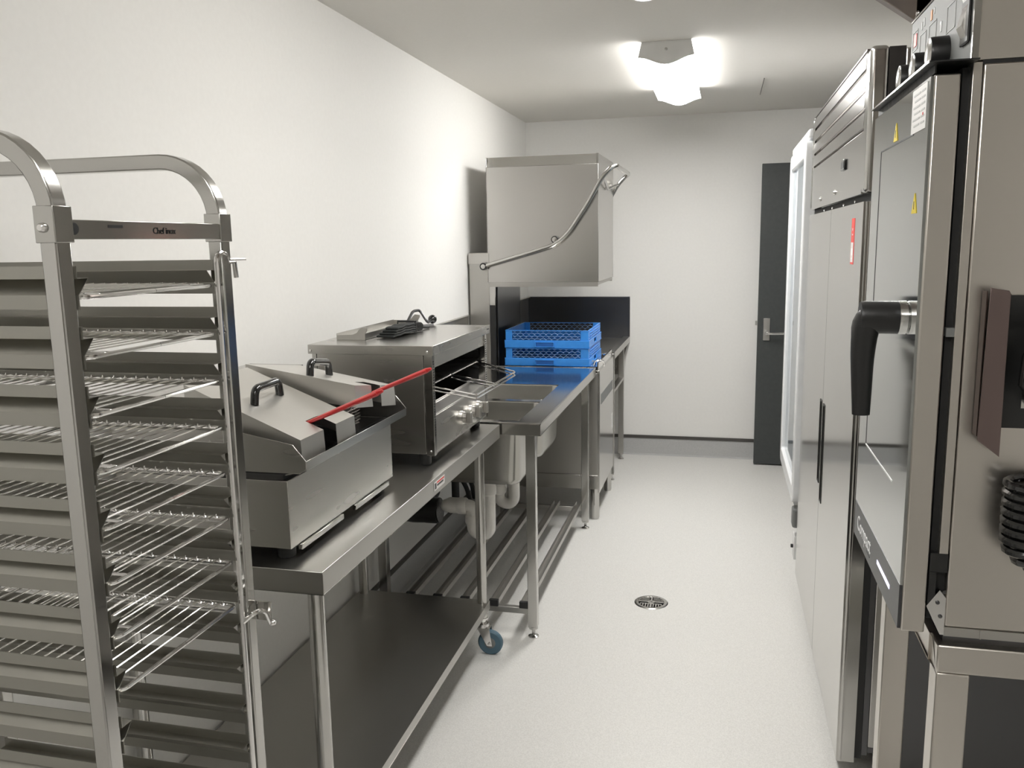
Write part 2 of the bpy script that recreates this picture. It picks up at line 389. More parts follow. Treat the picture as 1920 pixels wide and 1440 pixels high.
# ================================================================== WORK TABLE ON CASTORS
TX, TY0, TY1, TZ = -.838, 1.622, 3.172, .900
wb = root('work_table', ((WX+TX)/2, (TY0+TY1)/2, 0), 'long stainless work table on castors with undershelf, carrying fryer and grill', 'table')
tp = MB().box(WX+.012, TX, TY0, TY1, TZ-.004, TZ)
tp.box(TX-.003, TX, TY0, TY1, TZ-.054, TZ-.004).box(WX+.012, WX+.015, TY0, TY1, TZ-.054, TZ-.004)
tp.box(WX+.012, TX, TY0, TY0+.003, TZ-.054, TZ-.004).box(WX+.012, TX, TY1-.003, TY1, TZ-.054, TZ-.004)
part('tabletop', tp, STB, wb, bev=.0022)
part('stiffener', MB().box(WX+.2, WX+.28, TY0+.02, TY1-.02, TZ-.03, TZ-.005), STD, wb)
sp = part('rating_plate', MB().box(TX, TX+.0008, 2.375, 2.475, .862, .888), PAPER, wb)
part('print', MB().box(TX+.0008, TX+.0011, 2.380, 2.395, .866, .884).box(TX+.0008, TX+.0011, 2.402, 2.462, .871, .877), INK, sp)
part('print', MB().box(TX+.0008, TX+.0011, 2.402, 2.470, .880, .885), REDL, sp)
SZ = .212
sh = MB().box(-1.41, -.862, TY0+.045, TY1-.115, SZ-.003, SZ)
sh.box(-.865, -.862, TY0+.045, TY1-.115, SZ-.034, SZ).box(-1.41, -1.407, TY0+.045, TY1-.115, SZ-.034, SZ)
sh.box(-1.41, -.862, TY0+.045, TY0+.048, SZ-.034, SZ).box(-1.41, -.862, TY1-.118, TY1-.115, SZ-.034, SZ)
part('undershelf', sh, STB, wb, bev=.0015)
for (lx, ly) in ((-.893, 1.690), (-1.395, 1.690), (-.885, 3.032), (-1.385, 3.032)):
    part('leg', MB().lathe([(.019, .145), (.019, TZ-.006)], (lx, ly, 0), 'z', 24), STS, wb)
    c_ = part('castor', MB().lathe([(.012, .128), (.012, .146), (.0215, .146), (.0215, .152)], (lx, ly, 0), 'z', 20)
              .lathe([(.022, .112), (.026, .118), (.024, .128), (.012, .130)], (lx, ly, 0), 'z', 20), CHROME, wb)
    fk = MB(); wx = lx+.030
    for s_ in (-1, 1):
        oy = ly+s_*.0165
        fk.prism([(lx-.022, .114), (lx+.030, .114), (wx+.010, .040), (wx-.010, .040)], 'y', oy-.0012, oy+.0012)
    fk.box(lx-.022, lx+.030, ly-.0175, ly+.0175, .110, .114)
    part('fork', fk, CHROME, c_)
    part('tyre', MB().lathe([(.026, -.011), (.044, -.012), (.050, -.006), (.050, .006), (.044, .012), (.026, .011)], (wx, ly, .050), 'y', 32), TYRE, c_)
    part('hub', MB().lathe([(.0001, -.014), (.012, -.014), (.026, -.010), (.026, .010), (.012, .014), (.0001, .014)], (wx, ly, .050), 'y', 24), GREYPL, c_)
    part('axle', MB().lathe([(.0001, -.024), (.006, -.023), (.006, .023), (.0001, .024)], (wx, ly, .050), 'y', 12), CHROME, c_)
# ================================================================== DOUBLE FRYER
FX, FY0, FY1 = -.931, 1.660, 2.277
fr = root('double_fryer', (-1.16, 1.97, TZ), 'benchtop double deep fryer of brushed steel nearest on the table', 'fryer')
part('body', MB().box(-1.375, FX, FY0, FY1, .932, 1.091), ST, fr, bev=.0015)
bd = MB().box(-1.375, FX-.016, FY0+.012, FY1-.012, 1.0905, 1.112)
part('plinth_band', bd, DARKST, fr)
# pan surround: side cheeks + front lip + sloping apron
def cheek(y0, y1):
    return MB().prism([(-1.375, 1.110), (-.898, 1.110), (-.882, 1.122), (-.882, 1.140), (-.912, 1.176), (-1.375, 1.262)], 'y', y0, y1)
part('side_cheek', cheek(FY0-.002, FY0+.0005), ST, fr, bev=.0006)
part('side_cheek', cheek(FY1-.0005, FY1+.002), ST, fr, bev=.0006)
part('front_lip', MB().prism([(-.935, 1.104), (-.8815, 1.1175), (-.8815, 1.139), (-.8835, 1.139), (-.8835, 1.119), (-.935, 1.107)], 'y', FY0, FY1), STS, fr, bev=.0005)
part('rear_housing', MB().prism([(-1.375, 1.11), (-1.20, 1.11), (-1.20, 1.262), (-1.375, 1.262)], 'y', FY0+.002, FY1-.002), ST, fr, bev=.001)
tk = MB().box(-1.198, -.902, FY0+.003, FY1-.003, 1.106, 1.110).box(-1.199, -1.196, FY0+.003, FY1-.003, 1.11, 1.20).box(-1.19, -.91, 1.958, 1.974, 1.11, 1.150)
part('tank_well', tk, VOID, fr)
for (a, b) in ((1.700, 1.925), (2.000, 2.232)):
    part('drawer_pull', MB().box(FX-.004, FX+.006, a, b, .9175, .9305), PAPER if False else STS, fr, bev=.001)
for (x, y) in ((-.965, 1.700), (-1.34, 1.700), (-.965, 2.235), (-1.34, 2.235)):
    part('foot', MB().lathe([(.019, 0), (.021, .004), (.021, .033)], (x, y, TZ), 'z', 20), RUB, fr)
# lids
def lid(y0, y1, c, dz_f, dz_b, n0, n1, ybase, label, nb):
    """c = corners FN,FF,BN,BF (x,z); y from y0 to y1; notch n0..n1 of width fraction"""
    FN, FF, BN, BF = [Vector(q) for q in c]
    def P(u, v):  # u 0 back..1 front, v 0 near..1 far
        return BN*(1-u)*(1-v)+FN*u*(1-v)+BF*(1-u)*v+FF*u*v
    dn = Vector((.0, 0, -1))
    m_ = MB(); U1 = nb
    def quad(a, b, c_, d_): m_.add([a, b, c_, d_], [(0, 1, 2, 3)])
    for (v0, v1, u1) in ((0, n0, 1), (n0, n1, U1), (n1, 1, 1)):
        quad(P(0, v0), P(U1, v0), P(U1, v1), P(0, v1))
        if u1 == 1: quad(P(U1, v0), P(1, v0), P(1, v1), P(U1, v1))
    for (v0, v1) in ((0, n0), (n1, 1)):
        quad(P(1, v0), P(1, v0)+Vector((.003, 0, -dz_f)), P(1, v1)+Vector((.003, 0, -dz_f)), P(1, v1))
    for v in (0, 1):
        quad(P(0, v), P(0, v)+dn*dz_b, P(1, v)+Vector((.003, 0, -dz_f)), P(1, v)) if v == 0 else quad(P(1, v), P(1, v)+Vector((.003, 0, -dz_f)), P(0, v)+dn*dz_b, P(0, v))
    for v in (0, n0, n1, 1):
        quad(P(0, v), P(0, v)+dn*dz_b, P(0, min(1, v+.001))+dn*dz_b, P(0, min(1, v+.001)))
    quad(P(0, 1), P(0, 1)+dn*dz_b, P(0, 0)+dn*dz_b, P(0, 0))
    t = part('lid', m_, LIDM, fr, sol=.0012, label=label)
    return t, P
def lid_handle(t, A, B, hgt, tilt=0):
    A, B = Vector(A), Vector(B); up = Vector((tilt, 0, hgt))
    part('handle', MB().tube(fillet([A, A+up*.98+(B-A)*.05, B+up*.98-(B-A)*.05, B], .017, 5), .0100, 14), BLACKG, t)
l1, P1 = lid(0, 0, ((-.905, 1.683, 1.181), (-.893, 1.945, 1.185), (-1.19, 1.683, 1.300), (-1.185, 1.945, 1.302)), .058, .088, .40, .63, 0,
             'steel lid with black handle on the near tank, lying flat', .84)
lid_handle(l1, P1(.47, .26)-Vector((0, 0, .001)), P1(.46, .71)-Vector((0, 0, .001)), .038, .0)
l2, P2 = lid(0, 0, ((-.900, 1.972, 1.257), (-.905, 2.250, 1.211), (-1.205, 1.972, 1.306), (-1.195, 2.255, 1.262)), .058, .07, .39, .62, 0,
             'steel lid with black handle on the far tank, propped askew', .84)
lid_handle(l2, P2(.55, .10)-Vector((0, 0, .001)), P2(.50, .60)-Vector((0, 0, .001)), .038, .0)
# baskets with red handles
def basket(y0, y1, h0, h1, label, zt):
    x0, x1 = -1.17, -.985; t = root('fryer_basket', ((x0+x1)/2, (y0+y1)/2, 1.112), label, 'basket', 'baskets of the deep fryer')
    m_ = MB(); zb = 1.114
    for z in (zt, zb):
        m_.tube(fillet([(x0, (y0+y1)/2, z), (x0, y0, z), (x1, y0, z), (x1, y1, z), (x0, y1, z), (x0, (y0+y1)/2+.001, z)], .01, 3), .0018 if z == zt else .0012, 6)
    part('basket_rim', m_, CHROME, t)
    g_ = MB(); k = 0
    y = y0+.008
    while y < y1-.004:
        g_.tube([(x1, y, zt), (x1, y, zb), (x0, y, zb), (x0, y, zt)], .0007, 4, cap=False); y += .009
    x = x0+.008
    while x < x1-.004:
        g_.tube([(x, y0, zt), (x, y0, zb), (x, y1, zb), (x, y1, zt)], .0007, 4, cap=False); x += .009
    z = zb+.009
    while z < zt-.002:
        g_.tube([(x0, y0, z), (x1, y0, z), (x1, y1, z), (x0, y1, z), (x0, y0, z)], .0007, 4, cap=False); z += .009
    part('wire_mesh', g_, CHROME, t)
    A, B = Vector(h0), Vector(h1); D = (B-A)
    part('handle_bracket', MB().tube([(x1, A.y-.01, zt), A-D*.02, (x1, A.y+.01, zt)], .002, 6), CHROME, t)
    s_ = D.normalized(); n_ = Vector((0, 1, 0))
    hp = MB()
    hp.tube([A, A+D*.35, A+D*.7, A+D*.93, B], [.0045, .0058, .0065, .0068, .0035], 10)
    for k in (-1, 1): hp.tube([A+n_*k*.004, A+D*.5+n_*k*.0055, A+D*.93+n_*k*.0055], .0042, 8)
    part('basket_handle', hp, RED, t)
    return t
basket(1.745, 1.895, (-.948, 1.800, 1.194), (-.752, 1.800, 1.277), 'wire fryer basket with red handle poking out of the near lid notch', 1.165)
basket(2.035, 2.185, (-.935, 2.120, 1.203), (-.745, 2.120, 1.281), 'wire fryer basket with red handle poking out of the far lid notch', 1.165)
# ================================================================== SALAMANDER GRILL
GX, GY0, GY1 = -.880, 2.515, 3.155
sg = root('salamander_grill', (-1.09, 2.83, TZ), 'box-shaped steel salamander grill with open front and wire rack behind the fryer', 'grill')
GB, GT = .940, 1.262
sd = MB().box(-1.292, -.905, GY0, GY0+.004, GB, GT)
part('side_panel', MB().box(-1.275, -.910, GY0-.001, GY0+.008, GB, GT), ST, sg, bev=.0008)
part('side_panel', MB().box(-1.275, -.910, GY1-.008, GY1+.001, GB, GT), ST, sg, bev=.0008)
part('corner_post', MB().box(-1.292, -1.277, GY0-.001, GY0+.02, GB, GT), STS, sg, bev=.0008)
part('back_panel', MB().box(-1.292, -1.280, GY0+.006, GY1-.006, GB, GT), STD, sg)
part('base_panel', MB().box(-1.28, GX-.002, GY0+.004, GY1-.004, GB, GB+.006), STD, sg)
for (a, b) in ((GY0-.001, GY0+.022), (GY1-.022, GY1+.001)):
    p_ = part('corner_post', MB().box(-.9075, GX, a, b, GB-.004, GT), STS, sg, bev=.0008)
    v_ = MB(); z = GB+.06; yc = (a+b)/2
    while z < GT-.018:
        v_.box(GX, GX+.0006, yc-.005, yc+.005, z, z+.0045)
        z += .0085
    o_ = part('vent_slots', v_, VOID, p_); o_['kind'] = 'stuff'
cv = MB().box(-1.302, GX+.006, GY0-.010, GY1+.030, 1.262, 1.292)
top = part('top_cover', cv, ST, sg, bev=.0015)
for (x, y) in ((-.893, GY0-.010), (-1.292, GY0-.010)):
    part('screw', bolt(MB(), (x, y, 1.273), 'y', .0045, .003, -1), CHROME, top)
part('screw', bolt(MB(), (-.893, GY0-.001, .950), 'y', .004, .003, -1), CHROME, sg)
part('badge', MB().box(GX+.006, GX+.0068, GY1-.01, GY1+.018, 1.276, 1.282), INK, top)
part('upper_panel', MB().box(GX-.012, GX-.004, GY0+.022, GY1-.022, 1.218, 1.262), ST, sg, bev=.001)
part('cavity_liner', MB().box(-1.27, -1.262, GY0+.02, GY1-.02, .95, 1.26).box(-1.262, GX-.03, GY0+.010, GY0+.014, .95, 1.26).box(-1.262, GX-.03, GY1-.014, GY1-.010, .95, 1.26).box(-1.262, GX-.014, GY0+.014, GY1-.014, 1.235, 1.24), VOID, sg)
part('drip_ledge', MB().prism([(GX-.052, 1.086), (GX-.050, 1.086), (GX-.046, 1.080), (GX-.004, 1.068), (GX-.004, 1.060), (GX-.052, 1.060)], 'y', GY0+.014, GY1-.014), STD, sg, bev=.001)
part('control_panel', MB().box(GX-.010, GX-.002, GY0+.022, GY1-.022, .946, 1.064), ST, sg, bev=.001)
for (y, z) in ((2.820, 1.000), (2.935, .998), (3.035, .996)):
    k_ = part('control_knob', MB().lathe([(.024, 0), (.024, .006), (.021, .008), (.020, .020), (.0001, .021)], (GX-.002, y, z), 'x', 28), ST, sg)
    part('grip', MB().box(GX+.012, GX+.036, y-.007, y+.007, z-.022, z+.022), STD, k_, bev=.005, seg=3)
for k in range(3):
    g_ = MB()
    for zz in (1.20, 1.165, 1.13): g_.tube([(-1.25, GY1-.016, zz), (GX-.03, GY1-.016, zz)], .003, 6)
    part('side_guide', g_, CHROME, sg) if k == 0 else None
# pull-out wire rack of the grill
rz = 1.160; rk = MB()
yy0, yy1 = GY0+.022, GY1-.055
rk.tube([(-.905, yy0, rz), (-.905, yy1, rz)], .0032, 8); rk.tube([(-1.24, yy0, rz), (-1.24, yy1, rz)], .0032, 8)
rk.tube([(-1.24, yy0, rz), (-.905, yy0, rz)], .0032, 8); rk.tube([(-1.24, yy1, rz), (-.905, yy1, rz)], .0032, 8)
y = yy0+.012
while y < yy1-.004:
    rk.tube([(-1.24, y, rz+.003), (-.908, y, rz+.003), (-.901, y, rz-.001)], .0016, 5); y += .0155
wr = part('grill_rack', rk, CHROME, sg)
hn = MB()
for dz in (0, -.011):
    hn.tube(fillet([(-.905, 2.535, rz+dz), (-.712, 2.372+.01, rz+dz+.002), (-.695, 2.82, rz+dz+.002), (-.905, 3.060, rz+dz)], .012, 4) if False else
            fillet([(-.905, yy0+.004, rz+dz), (-.700, yy0+.004-.160+.0, rz+dz+.004), (-.690, yy1-.262, rz+dz+.004), (-.905, yy1, rz+dz)], .012, 4), .0028, 8)
    hn.tube([(-.905, 2.775, rz+dz), (-.697, 2.585, rz+dz+.004)], .0028, 8)
part('rack_handle', hn, CHROME, wr)
for (x, y) in ((-.925, 2.545), (-1.25, 2.545), (-.925, 3.12), (-1.25, 3.12)):
    part('foot', MB().lathe([(.018, 0), (.020, .004), (.020, GB-TZ+.001)], (x, y, TZ), 'z', 20), RUB, sg)
# loose drip tray on the grill
z0 = 1.2925
dt = root('drip_tray', (-1.20, 2.9, z0), 'shallow steel drip tray with hooked ends lying on the grill', 'tray')
XA, XB, YA_, YB_ = -1.262, -1.158, 2.640, 3.160
part('tray_pan', MB().box(XA, XB, YA_, YB_, z0, z0+.0015).box(XA, XA+.0015, YA_, YB_, z0, z0+.022).box(XB-.0015, XB, YA_, YB_, z0, z0+.022).box(XA, XB, YB_-.0015, YB_, z0, z0+.02), STD, dt)
for y in (YA_, YB_-.002):
    part('hooked_end', MB().prism([(XA, z0), (XB, z0), (XB, z0+.020), (XB+.008, z0+.032), (XB+.008, z0+.040), (XB-.012, z0+.042), (XB-.020, z0+.036), (XB-.030, z0+.024), (XB-.046, z0+.018), (XA, z0+.016)], 'y', y-.0005, y+.002), STD, dt)
# black cable bundle
cb = root('cable_bundle', (-1.10, 2.82, z0), 'folded flat black power lead bundle lying on the grill top', 'cable')
def ribbon(ya_, yb_, xa, xb, zc, thk, wd):
    m_ = MB(); n = 12; pts = []
    for i in range(n+1):
        s_ = i/n; pts.append((xa+(xb-xa)*s_, ya_+(yb_-ya_)*s_, zc+.004*math.sin(s_*math.pi)+.0015*math.sin(s_*17)))
    m_.tube(pts, .01, square=(thk, wd)); return m_
for k in range(4):
    part('cable_loop', ribbon(2.690+k*.006, 2.885-k*.004, -1.108+k*.006, -1.092+k*.002, z0+.006+k*.0085, .0075, .066-.006*k), CLOTH, cb, bev=.003, seg=2)
part('cable_tie', MB().tube([(-1.13, 2.870, z0+.005), (-1.13, 2.870, z0+.042), (-1.062, 2.872, z0+.042), (-1.062, 2.872, z0+.005)], .004, 6), RUB, cb)
ct = MB(); pts = [(-1.10, 2.87, z0+.028), (-1.095, 2.91, z0+.034), (-1.10, 2.95, z0+.022), (-1.08, 2.99, z0+.010), (-1.07, 3.03, z0+.006)]
ct.tube(fillet(pts, .03, 4), .006, 8)
for k in range(5): ct.tube(arc((-1.085+.004*k, 2.905+.006*k, z0+.018), .013+.001*(k % 2), 0, math.pi*1.9, 12, (.6, .8, 0), (0, 0, 1)), .004, 6)
part('cable_end', ct, RUB, cb)
# bent rod with ball knob (lid handle lying loose)
rb = root('ball_handle', (-1.10, 3.12, z0), 'bent dark steel rod with black ball knob on the far end of the grill top', 'handle')
part('rod', MB().tube(fillet([(-1.075, 3.095, z0+.007), (-1.115, 3.00, z0+.010), (-1.146, 2.985, z0+.012), (-1.146, 3.07, z0+.062), (-1.140, 3.13, z0+.062), (-1.103, 3.118, z0+.012), (-1.105, 3.165, z0+.02)], .018, 4), .0055, 8), DARKST, rb)
bs = [(.0175*math.sin(math.pi*i/12)+1e-5, -.0175*math.cos(math.pi*i/12)) for i in range(13)]
part('ball_knob', MB().lathe(bs, (-1.106, 3.180, z0+.0215), 'z', 24), BLACKG, rb)
# ================================================================== SINK BENCH
SX, SY0, SY1 = -.678, 3.190, 4.715
sb = root('sink_bench', ((WX+SX)/2, (SY0+SY1)/2, 0), 'stainless double bowl sink bench with pot rails between the table and dishwasher', 'sink')
BW0, BW1 = -1.24, -.778
bowls = ((3.255, 3.668), (3.712, 4.128))
T0, T1 = TZ-.003, TZ
tp = MB().box(WX+.005, BW0, SY0, SY1, T0, T1).box(BW1, SX, SY0, SY1, T0, T1)
tp.box(BW0, BW1, SY0, bowls[0][0], T0, T1).box(BW0, BW1, bowls[0][1], bowls[1][0], T0, T1).box(BW0, BW1, bowls[1][1], SY1, T0, T1)
part('bench_top', tp, SINKM, sb)
ed = MB().box(SX-.003, SX, SY0, SY1, TZ-.045, TZ+.004).box(SX-.012, SX, SY0, SY1, TZ-.001, TZ+.004)
ed.box(WX+.005, SX, SY0, SY0+.003, TZ-.045, TZ+.004).box(WX+.005, SX, SY0, SY0+.012, TZ-.001, TZ+.004)
ed.box(WX+.005, SX, SY1-.003, SY1, TZ-.04, TZ+.002)
part('edge_flange', ed, STS, sb, bev=.001)
part('splashback', MB().box(WX+.001, WX+.005, SY0, SY1+.02, TZ-.003, 1.195).box(WX+.001, WX+.022, SY0, SY1+.02, 1.192, 1.195), STD, sb)
for (a, b) in bowls:
    bw = MB(); zb = .618; i_ = .004
    cor = .045
    def ring(x0, x1, y0, y1, r, z):
        pts = []
        for (cx_, cy_, a0) in ((x1-r, y1-r, 0), (x0+r, y1-r, 90), (x0+r, y0+r, 180), (x1-r, y0+r, 270)):
            for k in range(5):
                an = math.radians(a0+k*22.5); pts.append((cx_+r*math.cos(an), cy_+r*math.sin(an), z))
        return pts
    rings = [ring(BW0, BW1, a, b, .02, TZ-.0005), ring(BW0+.002, BW1-.002, a+.002, b-.002, .035, TZ-.008), ring(BW0+.008, BW1-.008, a+.008, b-.008, cor, zb+.03), ring(BW0+.018, BW1-.018, a+.018, b-.018, cor, zb+.008), ring(BW0+.045, BW1-.045, a+.045, b-.045, cor*.7, zb)]
    for r_ in rings: bw.add(r_, [])
    n = 20; fs = [(i*n+j, i*n+(j+1) % n, (i+1)*n+(j+1) % n, (i+1)*n+j) for i in range(4) for j in range(n)]+[tuple(4*n+j for j in range(n))]
    base = MB(); base.add([p for r_ in rings for p in r_], fs, True)
    bo = part('bowl', base, STBW, sb, sol=.0015, ang=50)
    part('waste_outlet', MB().lathe([(.0001, zb+.0015), (.035, zb+.0015), (.042, zb+.003), (.045, zb+.001)], (-.968, (a+b)/2, 0), 'z', 24), STS, bo)
for (lx, ly) in ((-.721, 3.214), (-.719, 4.585), (-1.37, 3.214), (-1.37, 4.585)):
    lg = part('leg', MB().box(lx-.019, lx+.019, ly-.019, ly+.019, .045, TZ-.004), STS, sb, bev=.002)
    part('adjustable_foot', MB().lathe([(.022, 0), (.022, .004), (.009, .009), (.007, .012), (.007, .035), (.019, .036), (.019, .045)], (lx, ly, 0), 'z', 18), STS, lg)
for ly in (3.214, 4.585):
    part('cross_rail', MB().box(-1.351, -.740, ly-.012, ly+.012, .100, .125), STD, sb, bev=.001)
for i, x in enumerate((-.757, -.885, -1.01, -1.13, -1.25)):
    rl = part('pot_rail', MB().box(x-.017, x+.017, 3.200, 4.600, .1265, .1295).box(x+.014, x+.017, 3.200, 4.600, .1295, .150).box(x-.017, x-.014, 3.2, 4.6, .1295, .150), STD, sb)
    part('end_cap', MB().box(x-.019, x+.019, 3.196, 3.212, .1255, .152), RUB, rl)
# wastes and traps
pt = root('sink_trap', (-1.02, 3.46, .3), 'white plastic waste trap hanging under the near sink bowl', 'pipe', 'white waste traps under the sink')
def traps(parent, yb):
    xc = -.968; zc = .3735; h_ = .0385
    part('tail_pipe', MB().lathe([(.034, .614), (.034, .585), (.030, .583), (.030, .56), (.033, .555), (.033, .525), (.028, .52)][::-1], (xc, yb, 0), 'z', 24), PVC, parent)
    part('trap_bend', MB().tube([(xc, yb, .53), (xc, yb, zc)]+arc((xc-h_, yb, zc), h_, 0, -math.pi, 12, (1, 0, 0), (0, 0, 1))[1:]+[(xc-2*h_, yb, .40)], .0275, 18), PVC, parent)
    part('union_nut', MB().lathe([(.031, .385), (.034, .39), (.034, .420), (.031, .425)], (xc-2*h_, yb, 0), 'z', 20), PVC, parent)
    part('elbow', MB().tube(fillet([(xc-2*h_, yb, .41), (xc-2*h_, yb, .462), (xc-.125, yb, .462)], .04, 6), .030, 18), PVC, parent)
    part('union_nut', MB().lathe([(.034, -.145), (.037, -.14), (.037, -.108), (.034, -.103)], (xc, yb, .462), 'x', 20), PVC, parent)
    part('outlet_pipe', MB().tube([(xc-.135, yb, .462), (xc-.18, yb, .462), (xc-.20, yb, .456), (xc-.212, yb, .446)], [.035, .035, .030, .018], 18), PVC, parent)
traps(pt, 3.46)
for o in list(kids(pt)): pass
pt2 = dup(pt, (0, .46, 0), 'white plastic waste trap hanging under the far sink bowl')
thing('waste_pipe', MB().tube(fillet([(-1.195, 3.46, .435), (-1.36, 3.46, .425), (-1.365, 3.80, .42)], .06, 5), .055, 20).lathe([(.058, -.03), (.058, .03)], (-1.23, 3.46, .433), 'x', 20), BLACK, 'thick black drain pipe along the wall, fed by the white traps', 'pipe')
thing('power_box', MB().box(WX+.010, WX+.075, 3.86, 4.12, .265, .45), WHITEP, 'small white junction box on the wall under the sink', 'box', bev=.004)
hs = MB()
for k in range(3):
    y_ = 4.20+.09*k
    hs.tube(fillet([(WX+.03, y_, .62), (WX+.06, y_+.02, .42), (WX+.12, y_+.05, .30), (WX+.11, y_+.12, .20)], .05, 5), .013, 8)
hs.tube([(WX+.05, 4.17, .44), (WX+.05, 4.52, .44)], .013, 8); hs.tube([(WX+.07, 4.18, .54), (WX+.07, 4.18, .25)], .026, 12)
thing('water_hoses', hs, RUB, 'tangle of dark hoses and valves against the wall behind the sink traps', 'hose')
# ================================================================== HOOD DISHWASHER
DX0, DX1, DY0, DY1 = -1.29, -.660, 4.745, 5.395
dw = root('hood_dishwasher', ((DX0+DX1)/2, (DY0+DY1)/2, 0), 'pass-through dishwasher with raised square steel hood and bent lever', 'dishwasher')
part('lower_body', MB().box(DX0, DX1-.012, DY0, DY1, .190, .865), STD, dw, bev=.002)
fp = part('front_panel', MB().box(DX1-.012, DX1, DY0+.004, DY1-.02, .160, .868), STS, dw, bev=.002)
part('panel_band', MB().box(DX1, DX1+.0012, DY0+.055, DY1-.06, .675, .735), GREYP, fp)
part('notice', MB().box(DX1, DX1+.0008, DY1-.115, DY1-.045, .42, .52), PAPER, fp)
part('base_tray', MB().box(DX0+.01, DX1-.01, DY0-.012, DY0+.006, .185, .268), ST, dw, bev=.001)
part('wash_rim', MB().box(DX0, DX1, DY0, DY1, .865, .880), STS, dw, bev=.001)
for (x, y) in ((-.690, 4.765), (-1.24, 4.765), (-.692, 5.350), (-1.24, 5.350)):
    part('leg', MB().lathe([(.022, 0), (.024, .008), (.025, .010), (.025, .19)], (x, y, 0), 'z', 20), STS, dw)
# rear column and inside panels
for (a, b) in ((DY0+.005, DY0+.12), (DY1-.12, DY1)): part('rear_column', MB().box(-1.418, -1.300, a, b, .88, 1.550), STD, dw, bev=.002)
part('column_cap', MB().box(-1.42, -1.298, DY0, DY0+.003, 1.487, 1.548), ST, dw)
part('guide_strip', MB().box(-1.300, -1.270, DY0+.01, DY0+.03, .88, 1.25), RUB, dw)
part('guide_strip', MB().box(-1.300, -1.268, DY0+.01, DY0+.03, 1.25, 1.36), STS, dw)
part('inner_back_panel', MB().box(-1.30, -1.262, DY0+.05, DY1-.03, .88, 1.40), DARKST, dw, bev=.002)
# hood: open-bottomed box of sheet
HX0, HX1, HY0, HY1, HZ0, HZ1 = -1.306, -.668, 4.748, 5.400, 1.382, 2.080
hd = MB()
hd.box(HX0, HX1, HY0, HY0+.004, HZ0, HZ1-.055).box(HX0, HX1, HY1-.004, HY1, HZ0, HZ1).box(HX1-.004, HX1, HY0, HY1, HZ0, HZ1).box(HX0, HX0+.004, HY0, HY1, HZ0, HZ1)
hood = part('hood', hd, STV, dw, bev=.0012)
part('hood_top', MB().prism([(HY0-.001, HZ1-.055), (HY0+.004, HZ1-.055), (HY0+.028, HZ1-.003), (HY1, HZ1-.003), (HY1, HZ1), (HY0+.024, HZ1)], 'x', HX0, HX1), STS, hood, bev=.0006)
part('hood_end_rib', MB().prism([(HY0-.001, HZ1-.055), (HY0-.001, HZ1), (HY0+.03, HZ1)], 'x', HX1-.012, HX1+.0005), STS, hood)
part('hood_skirt', MB().box(HX0+.006, HX1-.002, HY0+.001, HY0+.005, HZ0-.026, HZ0).box(HX1-.008, HX1-.004, HY0+.003, HY1-.003, HZ0-.018, HZ0).box(HX0+.006, HX1-.004, HY1-.006, HY1-.002, HZ0-.026, HZ0), STD, hood)
lv = MB()
def arm(y, s_):
    return [(-1.322, y, 1.474), (-1.02, y, 1.556), (-.905, y, 1.590), (-.833, y, 1.650), (-.728, y, 1.801), (-.640, y, 1.953), (-.592, y, 2.000)]
A_ = fillet(arm(4.718, 1), .05, 4); B_ = fillet(arm(5.430, -1), .05, 4)
path = A_+[Vector((-.575, 4.745, 2.008)), Vector((-.570, 4.80, 2.010)), Vector((-.570, 5.35, 2.010)), Vector((-.575, 5.405, 2.008))]+B_[::-1]
lv.tube(path, .0125, 12)
lv.tube([(-.636, 4.718, 1.955), (-.658, 5.07, 1.905), (-.636, 5.43, 1.955)], .008, 8)
lev = part('lever', lv, STS, dw)
for y, s_ in ((4.718, -1), (5.43, 1)):
    part('pivot_cap', MB().lathe([(.019, -.012), (.021, -.010), (.021, .010), (.019, .012)], (-1.322, y, 1.474), 'y', 20), BLACK, lev)
    part('pivot_cap', MB().lathe([(.0001, -.017), (.013, -.016), (.013, .014), (.0001, .014)], (-1.322, y, 1.474), 'y', 20), STS, lev)
kb = part('hood_stop', MB().lathe([(.018, 0), (.020, .003), (.020, .024), (.018, .026)], (-.910, HY0-.027, 1.619), 'y', 24), BLACK, hood)
part('stop_face', MB().lathe([(.0001, -.002), (.014, -.001), (.015, .003)], (-.910, HY0-.027, 1.619), 'y', 24), STS, hood)
# rack guides at the front edge
rg = MB().box(-.718, -.672, DY0+.01, DY1-.04, .897, .902).box(-.676, -.668, DY0+.01, DY1-.04, .88, .925)
rg.tube(fillet([(-.70, DY0+.03, .905), (-.69, DY0+.02, .935), (-.645, DY0+.03, .940), (-.64, DY0+.06, .90)], .02, 4), .005, 8)
rg.tube(arc((-.675, 5.20, .915), .022, 0, 2*math.pi*.98, 16, (1, 0, 0), (0, 1, 0)), .006, 8)
rg.tube([(-.71, DY0+.04, .93), (-.64, DY0+.045, .93)], .004, 8)
part('rack_guide', rg, CHROME, dw)
part('support_rail', MB().box(-1.20, -1.18, DY0+.01, DY1-.01, .882, .899).box(-.76, -.74, DY0+.01, DY1-.01, .882, .899), STD, dw)
